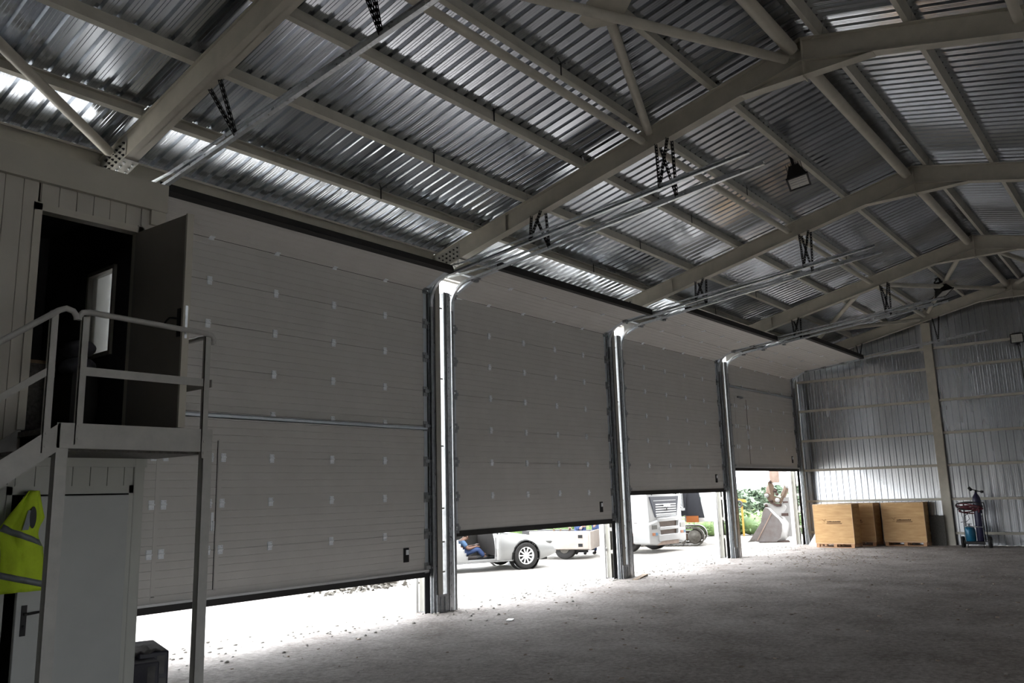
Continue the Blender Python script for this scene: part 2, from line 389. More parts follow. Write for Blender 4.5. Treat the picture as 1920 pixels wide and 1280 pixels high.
def section_profile(L, th=.045):
    """closed section profile: a = along the section, b = outward; inner face at b=0 with shallow lines"""
    pts = [(-.012, th), (-.012, th*.5), (.005, th*.5), (.005, 0)]
    for k in range(1, 6):
        a = L*k/6; pts += [(a-.005, 0), (a, .0045), (a+.005, 0)]
    pts += [(L-.005, 0), (L-.005, th*.5), (L-.014, th*.5), (L-.014, th)]
    return pts
def build_door(i):
    nth = ['first', 'second', 'third', 'fourth'][i]
    wick = i in (0, 3)
    extra = [' with a wicket door, its leaf lowest of the four', ' next to the wide pillar, whose leaf hangs above the white car', ' whose leaf hangs above the truck grille', ' with a wicket door, next to the far gable wall'][i]
    root = thing('door_%d' % (i+1), nth + ' raised grey sectional door from the stair' + extra, 'sectional door', (6*i, 0, 0), kind='structure', group='raised sectional doors of the hall')
    nv = [7, 6, 5, 4][i]
    pts = [(-.01, 5.60-HS*(nv+0)-(.0))]
    z1 = 5.60-HS*nv
    pts = [(0, z1-HS)]+[(0, z1+HS*k) for k in range(nv)]+[(0, 5.60)]+[(a+.03, b) for a, b in SEAM[1:10-nv-0-1]]
    # 9 sections in every leaf
    need = 9-(nv+1)
    pts = [(0, z1-HS)]+[(0, z1+HS*k) for k in range(nv)]+[(0, 5.60)]+[(a+.03, b) for a, b in SEAM[1:1+need]]
    for k in range(9):
        (ya, za), (yb, zc) = pts[k], pts[k+1]
        t = Vector((0, yb-ya, zc-za)); L = t.length; t.normalize()
        out = Vector((0, t.z, -t.y))           # outward / upward side
        mb = MB().ext(section_profile(L), (LX0+.075, ya, za), (LX1-.075, ya, za), t, out)
        sec = obj('door_section', mb, 'panel', root)
        mb = MB()
        prof = [(.0, .045), (.012, -.004), (L-.012, -.004), (L-.0, .045)]
        for n_, (a, b) in enumerate(((LX0, LX0+.078), (LX1-.078, LX1))):
            obj('end_cap', MB().ext(prof, (a, ya, za), (b, ya, za), t, out), 'cap', sec)
        ang = math.atan2(-t.y, t.z)
        rx = math.atan2(t.z, t.y)-PI/2
        hx = [1.176, 2.267, 3.359, 4.45]
        if wick and 1 <= k <= 3: hx = [.50, .66, 1.30, 1.49, 2.267, 3.359, 4.45]
        if k > 0:
            for x in hx: place('hinge', HINGE, sec, (x, ya, za), (rx, 0, 0))
        place('roller_carrier', ROLLER, sec, (LX1-.05, ya, za+(.05 if k == 0 else 0)), (rx, 0, 0))
        o = place('roller_carrier', ROLLER, sec, (LX0+.05, ya, za+(.05 if k == 0 else 0)), (rx, 0, 0)); o.scale = (-1, 1, 1)
        if k >= nv+1: obj('seam_light_stop', MB().ext([(-.014, .007), (.014, .007), (.02, .05), (-.02, .05)], (LX0, ya, za), (LX1, ya, za), t, out), 'rubber', sec)  # rubber strip added behind the bent seam to stop daylight leaking through
        if k == 8:
            e = Vector((0, yb, zc))
            obj('top_seal', MB().ext([(-.02, .10), (-.02, -.028), (.075, -.028), (.075, .10)], (LX0-.04, e.y, e.z), (LX1+.06, e.y, e.z), t, out), 'rubber', root)
    zb0 = z1-HS
    mb = MB().box(LX0+.02, LX1-.02, -.01, .05, zb0-.045, zb0)
    if wick:
        obj('bottom_rail', MB().box(LX0+.02, LX1-.01, -.035, .05, zb0-.02, zb0+.012), 'alu', root)
        mb = MB().box(LX0+.02, LX1-.02, -.012, .055, zb0-.11, zb0-.02)
    else:
        mb = MB().box(LX0+.02, LX1-.02, -.012, .055, zb0-.095, zb0+.002)
    obj('bottom_seal', mb, 'rubber', root)
    for a, b in ((.0, .15), (5.42, 5.68)): obj('side_light_stop', MB().box(a, b, .052, .062, 0, 5.62), 'rubber', root)  # dark strips added behind the leaf ends to block daylight in the gap
    zl = zb0+.285
    lk = obj('lock_plate', MB().box(4.865, 4.99, -.012, 0, zl-.115, zl+.115), 'blackm', root, bev=.01)
    obj('lock_handle', MB().box(4.915, 4.975, -.02, -.012, zl+.005, zl+.085), 'zinc', lk)
    if wick:
        zw0, zw1 = zb0+.085, zb0+2.08
        fr = MB()
        fr.box(.545, .60, -.006, -.0005, zw0, zw1).box(.545, 1.46, -.006, -.0005, zw0-.03, zw0+.012).box(1.42, 1.475, -.006, -.0005, zw0, zw1).box(.545, 1.475, -.006, -.0005, zw1, zw1+.03)
        w = obj('wicket_frame', fr, 'panel', root)
        obj('wicket_gap', MB().box(1.398, 1.408, -.005, .002, zw0+.01, zw1-.02), 'rubber', w)
        if i == 3: obj('closer', MB().box(.75, 1.12, -.05, -.006, zw1+.0, zw1+.05).bar((1.1, -.04, zw1), (.9, -.03, zw1-.03), .02, .012), 'galvdark', w)
        hd = obj('wicket_handle', MB().box(1.335, 1.372, -.016, -.002, zb0+.86, zb0+1.10).cyl((1.353, -.02, zb0+.98), (1.353, -.05, zb0+.98), .010, n=8).bar((1.353, -.05, zb0+.985), (1.353, -.05, zb0+.86), .02, .014), 'zinc', w)
        zst = zb0+2.395
        obj('stiffening_rail', MB().sweep([(LX0+.02, -.005, zst), (LX1-.03, -.005, zst)], [(0.0, 0), (0, 0.03), (.012, .03), (.018, .012), (.045, .012), (.05, .03), (.06, .03), (.06, 0)], (0, 0, -1)) if False else
            MB().box(LX0+.02, LX1-.02, -.03, -.001, zst-.03, zst-.018).box(LX0+.02, LX1-.02, -.03, -.024, zst-.03, zst+.03).box(LX0+.02, LX1-.02, -.03, -.001, zst+.02, zst+.032), 'cap', root)
    # tracks: vertical, curve and rising horizontal run
    def arc():
        p = []
        c = (-.52, 5.36); r = .46
        for k in range(9):
            t = math.radians(90-6.6)*k/8
            p.append((c[0]+r*math.cos(t), c[1]+r*math.sin(t)))
        return p
    for sx, x in ((-1, .05), (1, 5.515)):
        U = [(-.028, -.022), (.028, -.022), (.028, -.016), (-.022, -.016), (-.022, .016), (.028, .016), (.028, .022), (-.028, .022)]
        U = [(a*-sx, b) for a, b in U]
        off = -.06
        obj('vertical_track', MB().sweep([(x, off, 0), (x, off, 5.30)], U, (1, 0, 0)), 'galvdark', root)
        pc = [(x, off, 5.30)]+[(x, a, b) for a, b in arc()]
        obj('track_curve', MB().sweep(pc, U, (1, 0, 0)), 'chrome', root)
        ye = pc[-1][1]; ze = pc[-1][2]; yy = -6.16
        obj('horizontal_track', MB().sweep([(x, ye, ze), (x, yy, ze+.115*(ye-yy))], U, (1, 0, 0)), 'galv', root)
        # stiffening angle along the horizontal run
        obj('track_angle', MB().sweep([(x, .02, 5.98), (x, -.9, 5.99), (x, yy+.35, ze+.115*(ye-yy-.35)+.05)], [(-.004, .0), (.022*sx, .0), (.022*sx, .004), (0, .004), (0, .034), (-.004, .034)], (1, 0, 0)), 'galv', root)
        # perforated hangers from the roof steel
        hs = [-2.34, -4.76]
        if x < 1 and i == 0: hs = [-2.34, -4.76]
        for hy in hs:
            zt = ze+.115*(ye-hy)
            top = zb(hy)-.02
            hh = 6*0
            tx = (RX[i+1]-6*i-.07) if sx > 0 else (RX[i]-6*i+.07)
            for dx, dy in ((0, .16), (.0, -.04)):
                a = Vector((x, hy, zt)); b = Vector((tx+dx, hy+dy, zb(hy+dy)+.005))
                obj('perforated_hanger', perf_strip(a, b), 'blackm', root)
    return root
def perf_strip(a, b, w=.036):
    """an angle iron with a row of square holes, from a to b"""
    mb = MB(); d = b-a; L = d.length; t = d.normalized(); r = t.cross(Vector((0, 1, 0))).normalized(); q = t.cross(r)
    n = max(3, int(L/.06)); th = .003
    for s_, (u, v) in enumerate(((r, q), (q, r))):
        for e0, e1 in ((0, w*.33), (w*.67, w)):
            mb.ext([(e0, 0), (e1, 0), (e1, th), (e0, th)], a, b, u, v)
        for k in range(n+1):
            p = a+t*(L*k/n); h = .017
            p0 = p-t*h if k else p; p1 = p+t*h if k < n else p
            mb.ext([(w*.3, 0), (w*.7, 0), (w*.7, th), (w*.3, th)], p0, p1, u, v)
    return mb
for i in range(4): build_door(i)

# ------------------------------------------------------------------ pillars between the doors
def pillar(i):
    nm = {1: 'grey steel pillar between the first and second sectional doors', 2: 'grey steel pillar between the second and third sectional doors, plank at its foot',
          3: 'grey steel pillar between the third and fourth sectional doors', 4: 'grey steel corner pillar where the fourth door meets the gable wall'}[i]
    root = thing('steel_pillar', nm, 'pillar', (6*i-.26, 0, 0), group='steel pillars of the door wall')
    top = 6.10
    # web with flanges (inner chord) and the outer chord, tied by batten plates
    obj('inner_chord', MB().box(-.18, -.05, -.11, -.095, .28, top).box(-.18, -.172, -.11, .0, .28, top).box(-.058, -.05, -.11, .0, .28, top), 'post', root)
    obj('outer_chord', MB().box(-.18, -.09, .30, .315, 0, top).box(-.19, -.182, .20, .315, 0, top).box(-.098, -.09, .20, .315, 0, top), 'post', root)
    obj('base_plate', MB().box(-.20, .05, -.115, .0, .005, .30).box(-.20, .05, -.13, .33, 0, .012).box(-.12, -.108, -.13, -.0, .012, .26).box(-.02, -.012, -.13, -.0, .012, .26), 'galvdark', root)
    for z in (.55, 1.05, 1.62, 2.7, 3.9, 5.2):
        obj('batten_plate', MB().box(-.185, -.178, -.02, .22, z, z+.08).box(-.045, .06, -.06, -.05, z+.1, z+.125), 'post', root)
    # jamb profiles carrying the tracks on both sides
    obj('jamb_profile', MB().box(-.25, -.19, -.012, .0, 0, 5.7).box(-.19, -.184, -.10, .0, 0, 5.7), 'galv', root)
    if i < 4:
        j = MB().box(.062, .120, -.10, -.09, 0, 5.62).box(.112, .120, -.10, .05, 0, 5.62).box(.12, .24, -.094, -.09, 0, 5.62)
        obj('jamb_profile', j, 'galvdark', root)
        p = MB(); z = .06
        # galvanised angle with a column of fixing holes
        for a, b in ((.125, .155), (.175, .235)): p.box(a, b, -.105, -.10, 0, 5.62)
        while z < 5.6:
            p.box(.155, .175, -.105, -.10, z, z+.16); z += .19
        p.box(.229, .235, -.10, -.02, 0, 5.62)
        obj('perforated_angle', p, 'galv', root)
    # sunlit outer reveal post
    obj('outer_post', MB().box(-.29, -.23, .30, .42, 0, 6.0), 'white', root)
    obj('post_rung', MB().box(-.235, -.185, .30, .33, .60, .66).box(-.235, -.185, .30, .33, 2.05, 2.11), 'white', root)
for i in (1, 2, 3, 4): pillar(i)

# ------------------------------------------------------------------ roof steel
BW = .17
def slope_pts(y0, y1, dz): return (y0, zb(y0)+dz), (y1, zb(y1)+dz)
def rafter(i):
    nm = {-1: 'beige steel roof rafter over the office cabins', 0: 'beige steel roof rafter nearest the viewer, landing above the upper cabin', 1: 'beige steel roof rafter landing on the first pillar',
          2: 'beige steel roof rafter landing on the second pillar', 3: 'beige steel roof rafter landing on the third pillar', 4: 'beige steel roof rafter against the far gable wall'}[i]
    root = thing('roof_rafter', nm, 'rafter', (RX[i], RY, 0), group='roof rafters')
    def L(x, y, z): return (x, y-RY, z)
    for s in (0, 1):
        ya, yb = (.22, RY) if s == 0 else (RY, -14.0)
        (y0, z0), (y1, z1) = slope_pts(ya, yb, 0)
        if s == 1: z0 = zb(RY)
        if s == 0: z1 = zb(RY)
        th = .012
        obj('web', MB().poly([L(-.008, y0, z0), L(-.008, y1, z1), L(-.008, y1, z1+RH), L(-.008, y0, z0+RH)], (.016, 0, 0)), 'beam', root)
        obj('bottom_flange', MB().poly([L(-BW/2, y0, z0), L(-BW/2, y1, z1), L(-BW/2, y1, z1+th), L(-BW/2, y0, z0+th)], (BW, 0, 0)), 'beam', root)
        obj('top_flange', MB().poly([L(-BW/2, y0, z0+RH-th), L(-BW/2, y1, z1+RH-th), L(-BW/2, y1, z1+RH), L(-BW/2, y0, z0+RH)], (BW, 0, 0)), 'beam', root)
        if s == 0:
            # cased eave end
            ya2 = -5.2 if i == 0 else -1.6
            obj('side_plate', MB().poly([L(-.055, .2, zb(.2)+.012), L(-.055, ya2, zb(ya2)+.012), L(-.055, ya2, zb(ya2)+RH-.012), L(-.055, .2, zb(.2)+RH-.012)], (.005, 0, 0)), 'beam', root)
    # haunch under the ridge
    hy = 1.0; zz = zb(RY)-.20
    obj('haunch_plate', MB().poly([L(-.006, RY+.92, zb(RY+.92)), L(-.006, RY, zz-.0), L(-.006, RY-.92, zb(RY-.92)), L(-.006, RY, zb(RY))] if False else
        [L(-.006, RY+.88, zb(RY+.88)), L(-.006, RY-.88, zb(RY+.88)), L(-.006, RY, zb(RY))], (.012, 0, 0)), 'beam', root)
    obj('haunch_flange', MB().box(-BW/2, BW/2, -.90, .90, zb(RY+.88)-.012, zb(RY+.88)), 'beam', root)
    obj('ridge_stiffener', MB().box(-BW/2, BW/2, -.006, .006, zb(RY+.88)-.05, zb(RY)+RH-.01), 'beam', root)
    if i in (0, 1, 2):
        # bolted eave joint, plates in pale primer
        g = obj('eave_gusset', MB().poly([L(-.064, .16, zb(.16)-.02), L(-.064, -.52, zb(-.52)-.02), L(-.064, -.52, zb(-.52)+.30), L(-.064, .16, zb(.16)+.30)], (.006, 0, 0))
            .poly([L(-.10, .10, zb(.10)-.022), L(-.10, -.55, zb(-.55)-.022), L(-.10, -.55, zb(-.55)-.012), L(-.10, .10, zb(.10)-.012)], (.20, 0, 0)), 'post', root, label='pale bolted eave joint plate')
        bm = MB().cyl((0, 0, -.014), (0, 0, .0), .017, n=6).cyl((0, 0, -.028), (0, 0, -.014), .009, n=6).mesh('bolt', 'galvdark' if i else 'chrome')
        bs = MB().cyl((-.014, 0, 0), (0, 0, 0), .017, n=6).cyl((-.028, 0, 0), (-.014, 0, 0), .009, n=6).mesh('bolt', 'blackm')
        for a in range(6):
            for b in (-.055, .055):
                y = -.02-a*.09; place('bolt', bm, g, L(b, y, zb(y)-.022))
            for b in range(3):
                y = -.02-a*.09; place('bolt', bs, g, L(-.064, y, zb(y)+.07+b*.08))
for i in RX: rafter(i)

bayname = {-1: 'the bay over the office cabins', 0: 'the bay of the first door', 1: 'the bay of the second door', 2: 'the bay of the third door', 3: 'the bay of the fourth door'}
PY = [-.88, -2.05, -3.24, -4.42, -5.58, -6.68, -7.14, -8.24, -9.40]
pname = ['lowest by the eave', 'second up from the eave', 'third up from the eave', 'fourth up from the eave', 'fifth up from the eave', 'last before the ridge', 'first beyond the ridge', 'second beyond the ridge', 'third beyond the ridge']
def cprof(h, w, t=.006, lip=.022, s=1):
    # C section: web at a=0, opening toward +s
    return [(0, 0), (s*w, 0), (s*w, lip), (s*(w-t), lip), (s*(w-t), t), (s*t, t), (s*t, h-t), (s*(w-t), h-t), (s*(w-t), h-lip), (s*w, h-lip), (s*w, h), (0, h)]
for b in range(-1, 4):
    xa, xb = RX[b]+.01, RX[b+1]-.01
    for k, y in enumerate(PY):
        root = thing('roof_purlin', 'beige steel purlin in %s, %s' % (bayname[b], pname[k]), 'purlin', (xa, y, 0), group='roof purlins')
        sg = 1 if y > RY else -1
        if k in (5, 6): sg *= 1
        z = zb(y)+RH
        up = Vector((0, -SL*sg, 1)).normalized(); al = Vector((0, 1*sg, SL)).normalized()
        al = Vector((0, 1, -SL*sg)).normalized(); up = Vector((0, SL*sg, 1)).normalized()
        s = 1 if k not in (0,) else -1
        if y < RY: s = 1
        off = -.035 if s > 0 else .035
        obj('channel', MB().ext(cprof(PH, .07, s=s), Vector((0, 0, z))+al*off, Vector((xb-xa, 0, z))+al*off, al, up), 'beam2', root)
        obj('cleat', MB().box(-.03, .03, .04, .048, z-.0, z+PH*.8).box(-.05, .07, .04, .10, z, z+.008), 'beam', root)
        if b in (0, 1, 2) and k in (0, 1, 2, 3):
            xx = (xb-xa)*.62
            obj('splice_strap', MB().box(xx-.01, xx+.01, -.045, -.037, z-.004, z+PH), 'blackm', root)

# eave beams
for b in range(-1, 4):
    xa, xb = RX[b]+.02, RX[b+1]-.02
    r = thing('eave_beam', 'grey-green steel eave channel along %s' % bayname[b], 'eave beam', (xa, .18, 0), group='eave channels')
    obj('channel', MB().ext(cprof(.26, .09, s=-1, lip=.03), (0, 0, 6.17), (xb-xa, 0, 6.17), (0, 1, 0), (0, 0, 1)), 'beam2', r)
    obj('bottom_lip', MB().box(0, xb-xa, -.10, -.02, 6.135, 6.165), 'cap', r)

# round tube members
def pipe(name, label, a, b, r, group, gus=True, mat='beam'):
    a, b = Vector(a), Vector(b); root = thing(name, label, 'roof brace', tuple(a), group=group); d = b-a; t = d.normalized()
    obj('tube', MB().cyl(t*.12, d-t*.12, r, n=18), mat, root)
    if gus:
        for p, q in ((Vector((0, 0, 0)), t), (d, -t)):
            sd = q.cross(Vector((0, 0, 1))).normalized()
            obj('end_plate', MB().ext([(-r*.9, -.005), (r*.9, -.005), (r*.9, .005), (-r*.9, .005)], p+q*.0, p+q*.2, sd, sd.cross(q)), mat, root)
    return root
for b in range(-1, 4):
    xa, xb = RX[b]+.0, RX[b+1]-.0
    pipe('ridge_tube', 'thick round tube under the ridge in %s' % bayname[b], (xa, RY+.12, 7.86), (xb, RY+.12, 7.86), .088, 'ridge tubes')
    pipe('strut_tube', 'round strut tube halfway up the roof in %s' % bayname[b], (xa, -4.40, 7.24), (xb, -4.40, 7.24), .058, 'mid-slope strut tubes')
    if b in (-1, 0, 3):
        pipe('strut_tube', 'round strut tube on the slope beyond the ridge in %s' % bayname[b], (xa, 2*RY+4.40, 7.24), (xb, 2*RY+4.40, 7.24), .058, 'mid-slope strut tubes')
bshort = {-1: 'above the cabins', 0: 'above the first door', 3: 'in the farthest bay'}
def xbrace(b, y0, y1, nm, r=.062):
    xa, xb = RX[b]+.04, RX[b+1]-.04
    z0, z1 = zb(y0)+.13, zb(y1)+.13
    pipe('brace_tube', 'round diagonal brace climbing as it recedes, %s, %s' % (nm, bshort[b]), (xa, y0, z0-.03), (xb, y1, z1-.03), r, 'diagonal roof braces')
    pipe('brace_tube', 'round diagonal brace descending as it recedes, %s, %s' % (nm, bshort[b]), (xa, y1, z1+.10), (xb, y0, z0+.10), r, 'diagonal roof braces')
    c = Vector(((xa+xb)/2, (y0+y1)/2, (z0+z1)/2+.035))
    al = Vector((0, 1, (z0-z1)/(y0-y1))).normalized()
    g = MB().ext([(-.30, -.06), (-.12, -.30), (.12, -.30), (.30, -.06), (.30, .06), (.12, .30), (-.12, .30), (-.30, .06)], c-Vector((0, 0, .005)), c+Vector((0, 0, .005)), (1, 0, 0), al)
    tag(obj('brace_gusset', g, 'beam'), 'flat plate where two braces cross, %s, %s' % (nm, bshort[b]), 'gusset plate', group='roof brace gussets')
xbrace(0, -4.5, -6.75, 'upper slope')
xbrace(-1, -.15, -4.3, 'lower slope')
xbrace(3, -.25, -4.3, 'lower slope')
xbrace(3, -4.5, -6.75, 'upper slope')
xbrace(3, -7.05, -9.35, 'beyond the ridge')

# gable steel
for k, (y, nm) in enumerate(((-4.32, 'beige steel post standing mid-way along the far gable wall'), (-9.5, 'beige steel post at the right end of the far gable wall'))):
    r = thing('gable_post', nm, 'post', (24.1, y, 0))
    h = zb(y)
    obj('shaft', MB().box(-.015, .005, -.13, .13, 0, h).box(.005, .10, -.13, -.118, 0, h).box(.005, .10, .118, .13, 0, h), 'beam', r)
GZ = [.366, 1.409, 2.464, 3.485, 4.524, 5.56, 6.22]
gn = ['lowest', 'second', 'third', 'fourth', 'fifth', 'sixth', 'topmost']
for s, (ya, yb, nm) in enumerate(((.2, -4.18, 'between the corner pillar and the gable post'), (-4.46, -9.4, 'right of the gable post'))):
    for k, z in enumerate(GZ):
        r = thing('wall_girt', '%s horizontal steel rail on the gable wall, %s' % (gn[k], nm), 'wall rail', (24.18, ya, z), group='gable wall rails')
        y0 = 0; y1 = yb-ya
        if k == 6 and s == 0: y0 = -1.05
        obj('channel', MB().ext(cprof(.075, .075, lip=.015, s=1), (0, y0, -.037), (0, y1, -.037), (1, 0, 0), (0, 0, 1)), 'beam2', r)

# ------------------------------------------------------------------ office cabins
def ribbed(x0, x1, z0, z1, y, th=.04, start=0, pitch=.1555):
    """vertical tongue-and-groove cladding facing -y"""
    pts = [(x0, 0)]; x = math.ceil((x0-start)/pitch)*pitch+start
    while x < x1-.01:
        if x > x0+.01: pts += [(x-.006, 0), (x-.004, .012), (x+.004, .012), (x+.006, 0)]
        x += pitch
    pts += [(x1, 0), (x1, th), (x0, th)]
    return MB().ext(pts, (0, y, z0), (0, y, z1), (1, 0, 0), (0, 1, 0))
OY = -2.45
def cabins():
    low = thing('site_cabin', 'lower grey steel site cabin with a closed door, under the stair landing', 'cabin', (-.9, OY, 0), group='stacked site cabins')
    L = lambda x: x+.9
    def at(mb, nm, mat, root, **k):
        return obj(nm, mb, mat, root, loc=(.9, -OY, 0), **k)
    # lower cabin
    z1 = 2.40
    at(ribbed(-7, -2.05, .08, z1, OY), 'wall_cladding', 'cabin', low)
    at(ribbed(-2.05, -.98, 2.09, z1, OY, start=-2.001), 'wall_cladding', 'cabin', low)
    at(MB().box(-.98, -.88, OY-.03, OY+.1, 0, z1), 'corner_post', 'cabin', low, bev=.012)
    at(MB().box(-.90, -.86, OY+.02, .1, .0, z1), 'end_wall', 'cabin', low)
    at(MB().box(-7, -.86, OY-.025, OY+.06, z1-.11, z1), 'roof_rail', 'cabin', low)
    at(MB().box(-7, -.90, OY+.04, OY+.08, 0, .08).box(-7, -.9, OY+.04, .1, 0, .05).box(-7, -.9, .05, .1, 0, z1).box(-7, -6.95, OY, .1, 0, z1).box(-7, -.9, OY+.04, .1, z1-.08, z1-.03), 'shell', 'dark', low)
    fr = MB().box(-2.06, -2.02, OY-.02, OY+.08, 0, 2.12).box(-1.02, -.975, OY-.02, OY+.08, 0, 2.12).box(-2.06, -.975, OY-.02, OY+.08, 2.05, 2.12)
    at(fr, 'door_frame', 'cabin', low)
    # leaf hinged on the right, standing slightly open
    leaf = place('door_leaf', MB().box(-.925, 0, -.02, .025, .03, 2.035).mesh('door_leaf', 'doorleaf'), low, (L(-1.03), -.03, 0), (0, 0, math.radians(3.5)), bev=.006)
    h = MB().box(-.885, -.842, -.030, -.02, .90, 1.145).cyl((-.863, -.03, 1.075), (-.863, -.07, 1.075), .011, n=10).tube([(-.863, -.07, 1.075), (-.83, -.072, 1.077), (-.74, -.066, 1.083)], .0095)
    h.cyl((-.863, -.045, .975), (-.863, -.03, .975), .012, n=10).box(-.869, -.857, -.05, -.045, .955, .985)
    obj('door_handle', h, 'blackm', leaf)
    # upper cabin
    up = thing('site_cabin', 'upper beige steel site cabin with an open door, stacked on the lower one', 'cabin', (-.9, OY, 2.42), group='stacked site cabins')
    def au(mb, nm, mat, **k): return obj(nm, mb, mat, up, loc=(.9, -OY, -2.42), **k)
    z0, z1 = 2.42, 5.14
    au(ribbed(-7, -1.985, z0, 4.95, OY, pitch=.152), 'wall_cladding', 'cabinup')
    au(ribbed(-2.0, -.84, 4.64, 4.86, OY, start=-1.978), 'wall_cladding', 'cabinup')
    au(ribbed(-1.03, -.84, z0, 4.64, OY, start=-.904), 'wall_cladding', 'cabinup')
    au(MB().box(-7, -.80, OY-.055, OY+.05, 4.85, z1), 'roof_trim', 'cabtrim')
    au(MB().box(-.96, -.81, OY-.04, OY+.02, 4.70, 4.86), 'corner_flashing', 'cabtrim')
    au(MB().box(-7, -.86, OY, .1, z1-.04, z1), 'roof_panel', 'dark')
    au(MB().box(-2.03, -1.965, OY-.025, OY+.09, 2.60, 4.66).box(-1.075, -1.02, OY-.025, OY+.09, 2.60, 4.66).box(-2.03, -1.02, OY-.025, OY+.09, 4.585, 4.65), 'door_frame', 'cabtrim')
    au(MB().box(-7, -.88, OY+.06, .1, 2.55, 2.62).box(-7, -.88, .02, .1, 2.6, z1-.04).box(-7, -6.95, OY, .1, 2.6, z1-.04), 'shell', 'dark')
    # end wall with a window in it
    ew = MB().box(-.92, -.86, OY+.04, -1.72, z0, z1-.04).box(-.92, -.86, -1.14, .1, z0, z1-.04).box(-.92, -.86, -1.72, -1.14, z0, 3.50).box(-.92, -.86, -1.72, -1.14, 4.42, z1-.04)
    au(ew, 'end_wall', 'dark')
    w = au(MB().box(-.95, -.85, -1.74, -1.70, 3.48, 4.44).box(-.95, -.85, -1.16, -1.12, 3.48, 4.44).box(-.95, -.85, -1.72, -1.14, 3.48, 3.52).box(-.95, -.85, -1.72, -1.14, 4.40, 4.44), 'window_frame', 'cabtrim')
    obj('window_pane', MB().box(-.905, -.895, -1.72, -1.14, 3.50, 4.42), 'windowlit', w)
    # opened door leaf
    a = math.radians(-81)
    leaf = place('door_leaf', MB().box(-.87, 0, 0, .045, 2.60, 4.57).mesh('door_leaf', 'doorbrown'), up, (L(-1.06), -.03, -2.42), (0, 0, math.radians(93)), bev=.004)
    obj('leaf_edge', MB().box(-.895, -.87, -.012, .055, 2.60, 4.57), 'cabtrim', leaf)
    h = MB().box(-.845, -.80, .045, .056, 3.42, 3.68)
    h.cyl((-.82, .05, 3.585), (-.82, .11, 3.585), .010, n=10).tube([(-.82, .11, 3.585), (-.78, .115, 3.59), (-.74, .115, 3.575), (-.70, .11, 3.555)], .009)
    obj('door_handle', h, 'blackm', leaf)
    obj('lock_plate', MB().box(-.898, -.895, .010, .034, 3.40, 3.70).box(-.902, -.898, .014, .030, 3.58, 3.61).box(-.902, -.898, .014, .030, 3.44, 3.47), 'chrome', leaf)
cabins()

# things inside the upper cabin
tb = thing('work_table', 'dark timber work table inside the upper cabin', 'table', (-1.35, -.6, 2.62))
obj('table_top', MB().box(-.75, .45, -.45, .45, .80, .835), 'wood', tb)
obj('front_panel', MB().box(-.74, .2, -.44, -.42, .1, .80), 'tread', tb)
for x in (-.7, .4):
    for y in (-.4, .4): obj('leg', MB().box(x-.025, x+.025, y-.025, y+.025, 0, .80), 'wood', tb)
for k, (x, y, z, sx, sz) in enumerate(((-1.02, -1.62, 2.62, .26, .62), (-1.02, -1.62, 3.245, .25, .18), (-1.02, -1.62, 3.43, .23, .17))):
    mb = MB()
    if k == 0: mb.box(-sx*.5, sx*.5, -.22, .22, 0, sz)
    else:
        mb.ball((0, 0, sz/2), 1, 18, 10, (sx*.62, .26, sz*.55)).ball((.05, .08, sz*.55), 1, 14, 8, (sx*.5, .2, sz*.5))
    tag(obj(['storage_box', 'folded_bundle', 'folded_bundle'][k], mb, ['blackm', 'bundle', 'bundle'][k], loc=(x-.16, y+.06, z)),
        ['dark box standing inside the upper cabin door', 'lower grey folded bundle on the dark box in the upper cabin', 'upper grey folded bundle in the pile below the cabin window'][k], ['box', 'bundle', 'bundle'][k])
sw = MB().box(-.03, .03, -.012, 0, -.05, .05)
tag(obj('light_switch', sw, 'white', loc=(-1.02, .015, 3.55), bev=.004), 'small white switch on the back wall inside the upper cabin', 'switch')

